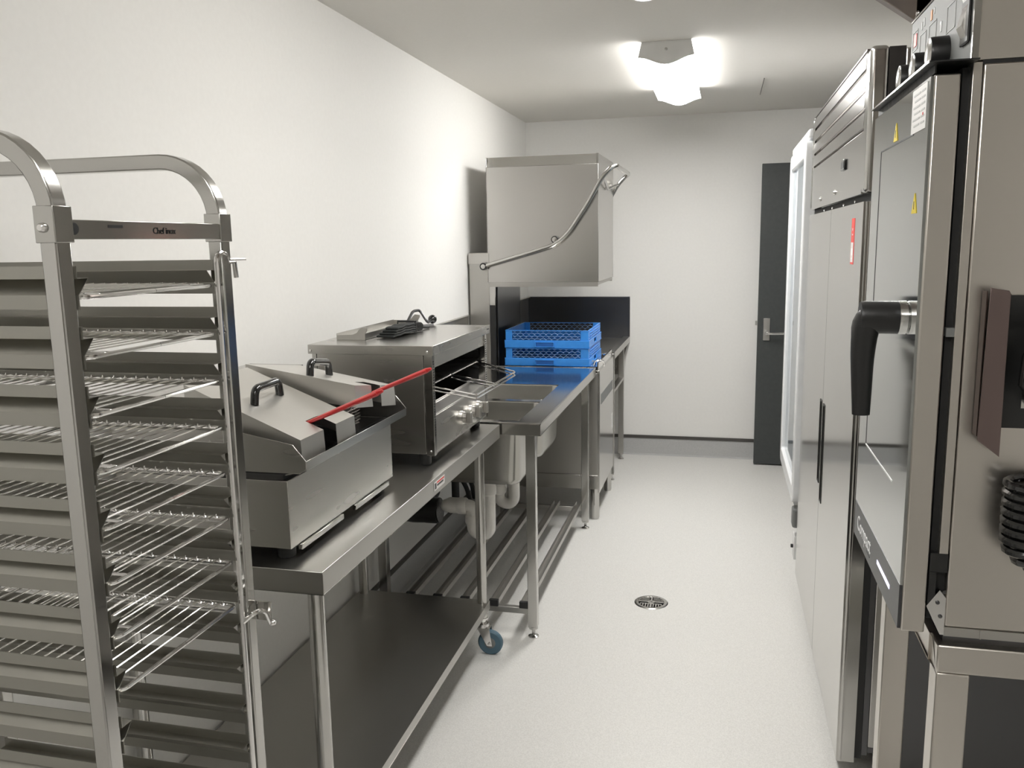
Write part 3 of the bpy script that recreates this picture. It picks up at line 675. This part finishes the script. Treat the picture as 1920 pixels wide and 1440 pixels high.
# blue racks
def brack(z, label):
    x0, x1, y0, y1 = -1.217, -.722, 4.760, 5.258; hgt = .1015
    t = root('dish_rack', ((x0+x1)/2, (y0+y1)/2, z), label, 'rack', 'blue dishwasher racks')
    zl = z+.044; zt = z+hgt; th = .006; i_ = .005
    lo = MB().box(x0, x1, y0, y0+th, z, zl).box(x0, x1, y1-th, y1, z, zl).box(x0, x0+th, y0, y1, z, zl)
    # right side wall with hand hole
    ym = (y0+y1)/2
    lo.box(x1-th, x1, y0, ym-.045, z, zl).box(x1-th, x1, ym+.045, y1, z, zl).box(x1-th, x1, ym-.045, ym+.045, z, z+.012).box(x1-th, x1, ym-.045, ym+.045, z+.036, zl)
    part('lower_wall', lo, BLUE, t, bev=.002)
    fl = MB().box(x0+th, x1-th, y0+th, y1-th, z+.004, z+.008)
    g_ = MB()
    for k in range(1, 16):
        xx = x0+(x1-x0)*k/16; g_.box(xx-.0015, xx+.0015, y0+th, y1-th, z+.002, z+.010)
        yy = y0+(y1-y0)*k/16; g_.box(x0+th, x1-th, yy-.0015, yy+.0015, z+.002, z+.010)
    part('rack_base', g_, BLUED, t)
    up = MB(); X0, X1, Y0, Y1 = x0+i_, x1-i_, y0+i_, y1-i_
    wx0, wx1 = X0+.038, X1-.045
    for (ya_, yb_) in ((Y0, Y0+th), (Y1-th, Y1)):
        up.box(X0, wx0, ya_, yb_, zl, zt-.004).box(wx1, X1, ya_, yb_, zl, zt-.004)
    for (xa, xb) in ((X0, X0+th), (X1-th, X1)):
        up.box(xa, xb, Y0+th, Y1-th, zl, zt-.004)
    up.box(X0-.001, X1+.001, Y0-.001, Y0+th, zt-.004, zt).box(X0-.001, X1+.001, Y1-th, Y1+.001, zt-.004, zt).box(X0-.001, X0+th, Y0+th, Y1-th, zt-.004, zt).box(X1-th, X1+.001, Y0+th, Y1-th, zt-.004, zt)
    part('upper_wall', up, BLUE, t, bev=.001)
    rb_ = MB()
    for k in range(3):
        zz = zl+.010+k*.014; rb_.box(X1, X1+.0045, Y0+.05, Y1-.05, zz, zz+.005)
    part('side_rib', rb_, BLUE, t, bev=.001)
    gr = MB(); xm = (x0+x1)/2-.01
    gr.box(xm-.056, xm+.056, y0-.007, y0, z+.004, z+.008).box(xm-.056, xm-.051, y0-.007, y0, z+.004, z+.034).box(xm+.051, xm+.056, y0-.007, y0, z+.004, z+.034).box(xm-.056, xm+.056, y0-.010, y0, z+.032, z+.037)
    part('grip', gr, BLUE, t, bev=.001)
    part('grip_recess', MB().box(xm-.051, xm+.051, y0-.0012, y0+.001, z+.008, z+.032), BLUEL if False else BLUED, t)
    # fish-scale lattice in the front and back windows
    for yy in (Y0+.003, Y1-.003):
        la = MB(); n = 12; step = (wx1-wx0)/n; rr = step*.56
        for row in range(4):
            zz = zl+row*.0150-.006
            for c_ in range(-1, n+1):
                cx_ = wx0+step*(c_+.5+(.5 if row % 2 else 0))
                pts = [p for p in arc((cx_, yy, zz), rr, math.radians(28), math.radians(152), 8, (1, 0, 0), (0, 0, .85)) if wx0 <= p.x <= wx1 and zl-.001 <= p.z <= zt-.003]
                if len(pts) > 1: la.tube(pts, .0010, 4, cap=False)
                for sx in (-1, 1):
                    xx = cx_+sx*step*.0
                    if wx0 < xx < wx1 and zz+.0-.002 > zl: la.box(xx-.0006, xx+.0006, yy-.001, yy+.001, zz-.010, zz-.002)
        part('lattice', la, BLUEL, t)
    return t
r1 = brack(.9005, 'blue plastic dishwasher rack, lower of the two stacked')
r2 = dup(r1, (0, 0, .1036), 'blue plastic dishwasher rack, upper of the two stacked')
# ================================================================== REAR BENCH
ob = root('outlet_bench', (-1.04, 5.9, 0), 'stainless outlet bench with high splashback in the far corner', 'bench')
OX, OY0, OY1 = -.655, 5.405, 6.332
part('bench_top', MB().box(WX+.006, OX-.045, OY0, OY1, .884, .888).box(OX-.045, OX, OY0, OY1, .897, .901).box(OX-.004, OX, OY0, OY1, .856, .901).box(OX-.047, OX-.043, OY0, OY1, .884, .901).box(WX+.006, OX, OY0, OY0+.003, .86, .89), STB, ob, bev=.0012)
part('splashback', MB().box(WX+.006, OX, OY1-.005, OY1, .884, 1.195).box(WX+.006, OX, OY1-.025, OY1, 1.188, 1.197), DARKST, ob, bev=.001)
part('splashback', MB().box(WX+.001, WX+.006, OY0+.01, OY1-.005, .884, 1.195).box(WX+.001, WX+.025, OY0+.01, OY1, 1.188, 1.197), STD, ob, bev=.001)
part('gusset', MB().prism([(6.02, .882), (OY1-.004, .882), (OY1-.004, .72), (6.22, .72)] if False else [(-.80, .882), (OX-.002, .882), (-.735, .62), (-.80, .62)], 'y', 6.30, 6.304), ST, ob)
for (x, y) in ((-.700, 6.175), (-1.38, 6.175), (-.700, 5.60), (-1.38, 5.60)):
    lg = part('leg', MB().box(x-.019, x+.019, y-.019, y+.019, .045, .884), STD, ob, bev=.002)
    part('adjustable_foot', MB().lathe([(.022, 0), (.022, .004), (.009, .009), (.007, .035), (.019, .036), (.019, .045)], (x, y, 0), 'z', 16), STS, lg)
part('side_rail', MB().box(-.719, -.681, 5.619, 6.156, .60, .62), STD, ob)
# ================================================================== WHITE DISPLAY FRIDGE
VX, VY0, VY1 = .345, 4.03, 4.93
vf = root('display_fridge', (.68, 4.48, 0), 'tall white glass-door display fridge beyond the steel freezer', 'fridge')
part('cabinet', MB().box(VX+.075, 1.10, VY0, VY1, .13, 2.06), WHITE, vf, bev=.01)
# door frame with rounded outer corners
def rrect(y0, y1, z0, z1, r, n=6):
    pts = []
    for (cy_, cz_, a0) in ((y1-r, z1-r, 0), (y0+r, z1-r, 90), (y0+r, z0+r, 180), (y1-r, z0+r, 270)):
        for k in range(n+1):
            an = math.radians(a0+k*90/n); pts.append((cy_+r*math.cos(an), cz_+r*math.sin(an)))
    return pts
def frame(x0, x1, y0, y1, z0, z1, wd, r):
    o = rrect(y0, y1, z0, z1, r); i = rrect(y0+wd, y1-wd, z0+wd, z1-wd, max(.005, r-wd*.6)); n = len(o); m_ = MB()
    vs = [(x0, *p) for p in o]+[(x0, *p) for p in i]+[(x1, *p) for p in o]+[(x1, *p) for p in i]; fs = []
    for k in range(n):
        j = (k+1) % n
        fs += [(k, j, n+j, n+k), (2*n+k, 3*n+k, 3*n+j, 2*n+j), (k, 2*n+k, 2*n+j, j), (n+k, n+j, 3*n+j, 3*n+k)]
    return m_.add(vs, fs)
dv = part('door_frame', frame(VX, VX+.05, VY0+.005, VY1-.005, .37, 2.03, .075, .06), WHITE, vf, bev=.006, seg=3)
part('door_glass', MB().box(VX+.018, VX+.026, VY0+.078, VY1-.078, .44, 1.955), FRG, dv)
part('interior', MB().box(VX+.06, VX+.077, VY0+.05, VY1-.05, .42, 1.98), WHITE, vf)
part('top_fascia', MB().box(VX+.01, VX+.08, VY0, VY1, 2.035, 2.075), WHITE, vf, bev=.01)
part('kick_panel', MB().box(VX+.045, VX+.078, VY0+.01, VY1-.01, .24, .365), GREYPL, vf, bev=.004)
part('end_cap', MB().box(VX+.004, VX+.075, VY0+.006, VY0+.08, .255, .350), GREYPL, vf, bev=.012, seg=3)
part('control_box', MB().box(VX+.016, VX+.10, VY0+.01, VY0+.09, .10, .215), WHITEP, vf, bev=.003)
part('button', MB().lathe([(.0001, -.012), (.009, -.011), (.009, .0)], (VX+.016, VY0+.05, .155), 'x', 14), RUB, vf)
for (y) in (VY0+.07, VY1-.07):
    for x in (.47, 1.03):
        part('castor', MB().lathe([(.03, -.012), (.045, -.010), (.045, .010), (.03, .012)], (x, y, .045), 'x', 20).box(x-.02, x+.02, y-.02, y+.02, .07, .131), RUB, vf)
# ================================================================== UPRIGHT FREEZER
UX, UY0, UY1 = .362, 2.46, 3.935
uf = root('upright_freezer', (.74, 3.2, 0), 'large two-door stainless upright freezer with louvred top panel', 'fridge')
part('cabinet', MB().box(UX+.085, 1.12, UY0+.004, UY1-.004, .125, 2.085), STV, uf, bev=.004)
SEAM = 3.165
for (a, b, nm, sgn) in ((UY0, SEAM-.002, 'near', -1), (SEAM+.002, UY1, 'far', 1)):
    # door skin with handle slot cut out : built from boxes around the slot
    s0, s1 = (SEAM-.066, SEAM-.028) if sgn < 0 else (SEAM+.028, SEAM+.066)
    z0, z1, h0, h1 = .075, 1.700, .705, 1.025
    if sgn > 0: h0, h1 = .725, 1.020
    else: h0, h1 = .675, 1.020
    m_ = MB().box(UX, UX+.050, a, b, z0, h0).box(UX, UX+.050, a, b, h1, z1)
    m_.box(UX, UX+.050, a, s0, h0, h1).box(UX, UX+.050, s1, b, h0, h1).box(UX+.03, UX+.05, s0, s1, h0, h1)
    # merge shape into one skin: bmesh boolean-free, coplanar boxes
    dd = part('door', m_, STS, uf)
    part('handle_recess', MB().box(UX+.003, UX+.030, s0+.0005, s0+.003, h0, h1).box(UX+.003, UX+.030, s1-.003, s1-.0005, h0, h1).box(UX+.026, UX+.0298, s0+.001, s1-.001, h0+.001, h1-.001), VOID, dd)
    part('handle_trim', MB().box(UX-.002, UX+.004, s0-.004, s0, h0-.006, h1+.006).box(UX-.002, UX+.004, s1, s1+.004, h0-.006, h1+.006).box(UX-.002, UX+.004, s0, s1, h1, h1+.006).box(UX-.002, UX+.004, s0, s1, h0-.006, h0), BLACK, dd, bev=.0008)
    part('gasket', MB().box(UX+.050, UX+.070, a+.008, b-.008, z0+.01, z1-.006), RUB, dd)
    part('edge_trim', MB().lathe([(.0001, z0), (.011, z0), (.011, z1), (.0001, z1)], (UX+.0108, a+.0095 if sgn < 0 else b-.0095, 0), 'z', 20), STM, dd)
    if sgn < 0:
        lb = part('energy_label', MB().box(UX-.0008, UX, 2.600, 2.655, 1.530, 1.660), REDL, dd)
        part('barcode_strip', MB().box(UX-.0014, UX-.0008, 2.606, 2.648, 1.536, 1.592), PAPER, lb)
        part('print', MB().box(UX-.0018, UX-.0014, 2.615, 2.640, 1.545, 1.548).box(UX-.0018, UX-.0014, 2.612, 2.643, 1.555, 1.575).box(UX-.0018, UX-.0008, 2.625, 2.630, 1.625, 1.632).box(UX-.0018, UX-.0008, 2.622, 2.632, 1.612, 1.616), INKW, lb)
# top fascia: posts, louvres, lower panel
for (a, b) in ((UY0, UY0+.075), (UY1-.05, UY1)):
    part('fascia_post', MB().prism([(UX, a+.0), (UX+.045, a), (UX+.045, b), (UX, b)], 'z', 1.722, 2.095), STS, uf, bev=.012, seg=4)
Pn = part('fascia_panel', MB().box(UX+.002, UX+.010, UY0+.075, UY1-.05, 1.722, 1.890), STS, uf, bev=.001)
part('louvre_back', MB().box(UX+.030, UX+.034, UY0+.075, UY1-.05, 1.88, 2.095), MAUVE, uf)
for k in range(4):
    z = 1.893+k*.051
    part('louvre', MB().add([(UX+.001, UY0+.075, z+.004), (UX+.001, UY1-.05, z+.004), (UX+.003, UY1-.05, z+.045), (UX+.003, UY0+.075, z+.045)], [(0, 1, 2, 3)]), STS, uf, sol=.0015)
part('fascia_top', MB().box(UX, UX+.045, UY0+.07, UY1-.045, 2.094, 2.099), STS, uf)
part('side_rail', MB().box(UX+.045, UX+.085, UY0+.006, UY0+.02, 1.72, 2.09), DARKST, uf)
part('side_rail', MB().box(UX+.070, UX+.085, UY0+.004, UY0+.02, .10, 1.70), DARKST, uf)
dc = part('digital_controller', MB().box(UX-.004, UX+.002, 2.860, 2.935, 1.812, 1.845), BLACKG, Pn, bev=.002)
part('display', MB().box(UX-.0046, UX-.004, 2.868, 2.927, 1.819, 1.838), DISP, dc)
for (y, z) in ((3.107, 1.756), (3.545, 1.753)):
    part('key_lock', MB().lathe([(.0001, -.006), (.007, -.005), (.009, 0)], (UX+.002, y, z), 'x', 16), CHROME, Pn)
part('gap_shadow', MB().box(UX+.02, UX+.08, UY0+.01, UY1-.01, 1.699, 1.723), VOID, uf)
for y in (2.75, 3.0, 3.3, 3.55):
    part('hinge_screw', bolt(MB(), (UX+.020, y, 1.711), 'x', .005, .004, -1), CHROME, uf)
part('plinth', MB().box(UX+.09, 1.1, UY0+.02, UY1-.02, .10, .126), DARKST, uf)
for x in (.50, 1.05):
    for y in (UY0+.09, UY1-.09):
        part('foot', MB().lathe([(.022, 0), (.022, .02), (.014, .024), (.014, .102)], (x, y, 0), 'z', 16), STD, uf)
for (x, y) in ((.52, UY0+.02), (.60, UY0+.03)):
    part('top_screw', MB().lathe([(.006, 2.085), (.006, 2.093), (.0001, 2.095)], (x, y, 0), 'z', 10), STD, uf)
# ================================================================== COMBI OVEN + STAND
OXF, OYN, OYF = .280, 1.352, 1.815
ov = root('combi_oven', (.70, 1.59, 1.0), 'compact steel combi oven with grey glass door and black lever handle', 'oven')
BX = .346
part('body', MB().box(BX, 1.08, OYN+.002, OYF+.02, 1.012, 1.843), STO, ov, bev=.003)
part('base_strip', MB().box(BX, 1.08, OYN, OYN+.01, .998, 1.012).box(BX+.05, BX+.052, OYN-.002, OYN, .998, 1.012), STD, ov)
part('front_frame', MB().box(.332, .3445, OYN, OYN+.03, 1.13, 1.845).box(.332, .3445, OYF-.03, OYF, 1.0, 1.845), STO, ov, bev=.001)
part('door_cavity', MB().box(.322, .3455, OYN+.012, OYF-.004, 1.02, 1.84), VOID, ov)
hg = MB().box(.326, .345, OYN-.001, OYN+.012, 1.005, 1.072); hg = MB().prism([(.3185, 1.045), (.336, 1.072), (.3455, 1.06), (.3455, 1.0), (.340, 1.0)], 'y', OYN-.001, OYN+.010)
hp_ = part('hinge_plate', hg, CHROME, ov)
for (x, z) in ((.334, 1.052), (.339, 1.030), (.342, 1.070)):
    part('bolt', bolt(MB(), (x, OYN-.001, z), 'y', .0032, .003, -1), DARKST, hp_)
part('hinge_block', MB().box(.320, .345, OYN+.001, OYN+.02, 1.10, 1.13).box(.320, .330, OYN, OYN+.02, 1.045, 1.10), BLACK, ov)
part('latch_catch', MB().box(.321, .333, OYN+.001, OYN+.02, 1.462, 1.475), GREYPL, ov)
# door
od = part('oven_door', MB().box(OXF+.004, OXF+.038, OYN, OYF, 1.000, 1.832), STO, ov, bev=.0025)
gl = part('door_glass', MB().box(OXF, OXF+.004, OYN+.004, OYF-.002, 1.074, 1.830), GLASSF, od)
gy0, gy1 = 1.462, 1.728
part('glass_joint_glint', MB().box(OXF-.0006, OXF+.001, gy1-.0022, gy1, 1.212, 1.762).box(OXF-.0006, OXF+.001, gy0-.01, gy1, 1.760, 1.7625), INK, gl)
part('glass_joint_glint', MB().box(OXF-.0006, OXF+.001, gy0, gy1, 1.2095, 1.2125), WHITEP, gl, label='glint painted white along the lower edge of the inner glass')  # white strip paints the glint on the glass's lower edge
bn = part('brand_band', MB().box(OXF-.0004, OXF+.004, OYN+.004, OYF-.002, 1.003, 1.074), BAND, od)
text('lettering', 'Compact', .042, INKW, bn, (OXF-.0008, 1.772, 1.026), (0, -1, 0), (0, 0, 1))
part('print', MB().box(OXF-.0012, OXF-.0004, 1.62, 1.655, 1.018, 1.021), INK, bn)
part('glowing_strip', MB().box(OXF-.0012, OXF-.0004, 1.430, 1.545, 1.036, 1.043), mat('pale_violet_glow', (.7, .7, .9), .3, emit=(.78, .75, 1.), es=.7), bn)  # thin strip on the band with faint violet-white emission
# warning triangles and instruction label
def tri(y, z, s_):
    return MB().prism([(y-s_*.55, z), (y+s_*.55, z), (y, z+s_)], 'x', OXF-.0010, OXF-.0002)
t1 = part('warning_triangle', tri(1.592, 1.766, .030), YEL, gl)
part('symbol', MB().box(OXF-.0014, OXF-.001, 1.5905, 1.5935, 1.772, 1.784), INK, t1)
t2 = part('warning_triangle', tri(1.4145, 1.642, .030), YEL, gl)
part('symbol', MB().box(OXF-.0014, OXF-.001, 1.413, 1.416, 1.648, 1.660), INK, t2)
il = part('instruction_label', MB().box(OXF-.0010, OXF-.0002, 1.372, 1.468, 1.762, 1.826), PAPER, gl)
pm = MB()
for k in range(6):
    z = 1.771+k*.009
    pm.box(OXF-.0014, OXF-.001, 1.380, 1.405, z, z+.0028).box(OXF-.0014, OXF-.001, 1.412, 1.458 if k % 2 else 1.450, z, z+.0028)
part('print', pm, mat('faint_print', (.45, .45, .44), .5), il)
part('print', MB().box(OXF-.0018, OXF-.001, 1.388, 1.391, 1.782, 1.786), REDL, il)
# handle
ch = part('handle_collar', MB().lathe([(.026, -.013), (.026, -.002), (.024, 0)], (OXF, 1.423, 1.484), 'x', 28), CHROME, od)
hl = MB().lathe([(.0245, -.055), (.0255, -.050), (.0255, 0)], (OXF-.013, 1.423, 1.484), 'x', 28)
hl2 = MB().tube([(OXF-.066, 1.423, 1.508), (OXF-.067, 1.423, 1.47), (OXF-.066, 1.421, 1.43), (OXF-.064, 1.419, 1.335), (OXF-.063, 1.418, 1.322)], [.013, .0215, .018, .015, .008], 20)
part('door_handle', MB().add(hl.v, hl.f, True).tube(fillet([(OXF-.020, 1.423, 1.484), (OXF-.058, 1.423, 1.484), (OXF-.062, 1.421, 1.43), (OXF-.060, 1.418, 1.330)], .022, 5), [.0245]*1+[.024, .023, .0225, .022, .0215, .021]+[.0195, .019, .0185, .018, .0175, .017]+[.0135], 18), BLACK, ch)
# visor over the door; black drop face paints in the dark gap
part('visor', MB().box(.272, .335, OYN-.022, OYF-.01, 1.8445, 1.8465).box(.284, .286, OYN+.002, OYF-.01, 1.8335, 1.8445), BLACK, ov)
part('visor_edge', MB().box(.2705, .272, OYN-.022, OYF-.01, 1.8440, 1.8470), STS, ov)
# control head
CX = .330; CF = 1.778
hdm = part('control_housing', MB().box(CX+.006, 1.08, OYN+.004, CF+.004, 1.8475, 2.09), STO, ov, bev=.002)
cp = part('control_panel', MB().box(CX, CX+.006, OYN+.004, CF, 1.8475, 1.992), GREYP, ov, bev=.001)
part('panel_edge', MB().box(CX-.001, CX+.008, OYN, OYN+.005, 1.8475, 2.09), STM, ov)
part('panel_edge', MB().box(CX-.0015, CX+.002, OYN+.004, CF, 1.992, 1.995), STM, ov)
part('upper_fascia', MB().box(CX+.006, CX+.010, OYN+.004, CF+.002, 1.996, 2.09), STS, ov)
part('rivet', bolt(MB(), (CX+.006, CF-.02, 2.006), 'x', .005, .005, -1), CHROME, ov)
def outline(y0, y1, z0, z1, w_=.0012):
    return MB().box(CX-.0008, CX, y0, y1, z0, z0+w_).box(CX-.0008, CX, y0, y1, z1-w_, z1).box(CX-.0008, CX, y0, y0+w_, z0, z1).box(CX-.0008, CX, y1-w_, y1, z0, z1)
o1 = part('icon_box', outline(1.722, 1.762, 1.938, 1.972), INKG, cp)
part('icon', MB().box(CX-.001, CX, 1.730, 1.752, 1.945, 1.966), REDL, o1)
o2 = part('icon_box', outline(1.722, 1.764, 1.896, 1.926), INKG, cp)
part('icon', MB().box(CX-.001, CX, 1.732, 1.750, 1.902, 1.914), BLUEP, o2)
for (a, b, c_, d_) in ((1.655, 1.700, 1.916, 1.955), (1.582, 1.633, 1.908, 1.956), (1.460, 1.512, 1.916, 1.956)):
    part('display_window', outline(a, b, c_, d_), INKG, cp)
part('digit', MB().box(CX-.001, CX, 1.688, 1.692, 1.962, 1.975).box(CX-.001, CX, 1.670, 1.674, 1.964, 1.978), INKW, cp)
part('digit', MB().box(CX-.001, CX, 1.600, 1.604, 1.968, 1.978), INKW, cp)
part('digit', MB().box(CX-.001, CX, 1.545, 1.550, 1.928, 1.944).box(CX-.001, CX, 1.550, 1.553, 1.940, 1.944), INKW, cp)
part('icon', MB().box(CX-.001, CX, 1.615, 1.625, 1.962, 1.978), ORAN, cp)
for (y, z) in ((1.735, 1.888), (1.620, 1.886), (1.502, 1.886)):
    kk = part('control_knob', MB().lathe([(.0245, -.026), (.0255, -.023), (.0265, -.003), (.0265, 0)], (CX, y, z), 'x', 28), BLACK, cp)
    part('knob_cap', MB().lathe([(.0001, -.0285), (.018, -.0278), (.0225, -.0262)], (CX, y, z), 'x', 28), STS, kk)
# rocker switch at near end
sw = part('power_switch', MB().box(CX-.004, CX, 1.368, 1.412, 1.876, 1.985), BLACK, cp, bev=.002)
part('rocker', MB().prism([(CX-.004, 1.885), (CX-.011, 1.900), (CX-.004, 1.928)], 'y', 1.376, 1.404), CHROME, sw)
part('rocker', MB().prism([(CX-.004, 1.935), (CX-.010, 1.955), (CX-.004, 1.975)], 'y', 1.376, 1.404), WHITEP, sw)
part('side_seam', MB().box(.505, .5065, OYN+.0015, OYN+.004, 1.012, 2.10), VOID, ov)
part('screw', bolt(MB(), (.415, OYN+.004, 1.872), 'y', .005, .004, -1), CHROME, ov)
part('body_seam', MB().box(BX-.001, 1.08, OYN+.0035, OYN+.02, 1.8425, 1.8475), VOID, ov)
# hose bracket on the side of the oven
hb = root('spray_hose_bracket', (.40, 1.325, 1.30), 'folded steel bracket with painted-in dark reflection holding the coiled rinse hose beside the oven', 'bracket')
part('cover_plate', MB().prism([(.367, 1.535), (.391, 1.531), (.3935, 1.526), (.3945, 1.292), (.364, 1.316)], 'y', 1.322, 1.324), BRK, hb, bev=.0005)
part('plate_return', MB().prism([(.3925, 1.526), (.3945, 1.526), (.3945, 1.294), (.3925, 1.296)], 'y', 1.324, 1.350), BLACK, hb)
part('plate_return', MB().box(.3645, .366, 1.330, 1.351, 1.32, 1.53), BRK, hb)
part('back_plate', MB().box(.395, .52, OYN-.004, OYN+.001, 1.33, 1.523), BLACK, hb)
part('plate_slot', MB().box(.425, .47, OYN-.0055, OYN-.004, 1.36, 1.46), STM, hb)
sh_ = thing('spray_gun', MB().tube(fillet([(.435, OYN-.035, 1.50), (.430, OYN-.04, 1.46), (.428, OYN-.045, 1.40), (.434, OYN-.045, 1.372)], .02, 4), [.012, .013, .013, .013, .013, .013]+[.018]*5+[.013], 16) if False else
            MB().tube([(.437, OYN-.03, 1.505), (.433, OYN-.04, 1.46), (.430, OYN-.045, 1.44), (.428, OYN-.045, 1.40), (.432, OYN-.045, 1.378)], [.010, .011, .021, .021, .010], 18).tube([(.432, OYN-.045, 1.38), (.445, OYN-.05, 1.365), (.47, OYN-.05, 1.37)], .007, 10).lathe([(.013, -.006), (.013, .006)], (.432, OYN-.05, 1.478), 'y', 18), BLACKG,
            'black spray gun head hanging in the bracket beside the oven', 'spray gun')
ch_ = MB(); pts = []; turns = 11; nn = 16
for i in range(turns*nn+1):
    s_ = i/(turns*nn); an = 2*math.pi*i/nn
    bend = max(0, s_-.62)/.38; cx_ = .436+.058*bend**1.4; cz_ = 1.262-.150*s_+.020*bend**2; 
    tx, tz = (.0, 1.) if bend == 0 else (math.sin(bend*.9), math.cos(bend*.9))
    r_ = .030
    pts.append(Vector((cx_+r_*math.cos(an)*tz, OYN-.036+.026*math.sin(an), cz_+r_*math.cos(an)*tx*.8)))
ch_.tube(pts+[Vector((.55, OYN-.03, 1.14))], .0062, 8)
thing('coiled_hose', ch_, BLACKG, 'glossy black coiled hose hanging against the oven side', 'hose')
# stand
os_ = root('oven_stand', (.70, 1.59, 0), 'open square-tube stainless steel stand under the combi oven', 'stand')
part('top_frame', MB().box(.340, 1.08, OYN+.004, OYN+.05, .934, .980).box(.340, 1.08, OYF-.05, OYF, .934, .980).box(.340, .386, OYN+.05, OYF-.05, .934, .980).box(1.03, 1.08, OYN+.05, OYF-.05, .934, .980), STO, os_, bev=.003)
part('bearer', MB().box(.35, 1.08, OYN+.02, OYF, .980, .998), DARKST, os_)
for (x, y) in ((.365, OYN+.028), (.365, OYF-.025), (1.055, OYN+.028), (1.055, OYF-.025)):
    lg = part('leg', MB().box(x-.024, x+.024, y-.023, y+.023, .02, .9335), STO, os_, bev=.003)
    part('foot', MB().lathe([(.02, 0), (.022, .004), (.022, .02)], (x, y, 0), 'z', 16), RUB, lg)
part('lower_shelf', MB().box(.389, 1.03, OYN+.02, OYF-.02, .20, .23), STD, os_, bev=.002)
part('tray_slide', MB().box(.389, 1.03, OYF-.012, OYF-.006, .45, .93), DARKST, os_)
# ================================================================== EXTRACTION HOOD
eh = root('extraction_hood', (.5, 1.5, 2.1), 'steel extraction hood edge with painted-in brown reflection above the oven at the top right', 'hood')
part('canopy', MB().prism([(.02, 2.243), (.02, CZ-.002), (RX-.002, CZ-.002), (RX-.002, 2.13), (.45, 2.13), (.346, 2.015)] if False else [(.02, 2.262), (.02, CZ-.002), (RX-.002, CZ-.002), (RX-.002, 2.115), (.42, 2.115), (.405, 2.000), (.356, 2.000)], 'y', 1.885, 2.30) if False else
     MB().add([(.18, 1.83, 2.128), (.47, 1.83, 1.925+.0), (.47, 1.83, 2.40), (.18, 1.83, 2.40), (.18, 1.25, 2.128), (.47, 1.25, 2.40), (.18, 1.25, 2.40)], []), MAUVE, eh) if False else None
# sloping lower panel running away over the oven
part('sloping_panel', MB().prism([(.05, 2.214), (.05, 2.235), (.42, 2.02+.0), (.42, 1.998)][::-1], 'y', 2.05, 2.20) if False else
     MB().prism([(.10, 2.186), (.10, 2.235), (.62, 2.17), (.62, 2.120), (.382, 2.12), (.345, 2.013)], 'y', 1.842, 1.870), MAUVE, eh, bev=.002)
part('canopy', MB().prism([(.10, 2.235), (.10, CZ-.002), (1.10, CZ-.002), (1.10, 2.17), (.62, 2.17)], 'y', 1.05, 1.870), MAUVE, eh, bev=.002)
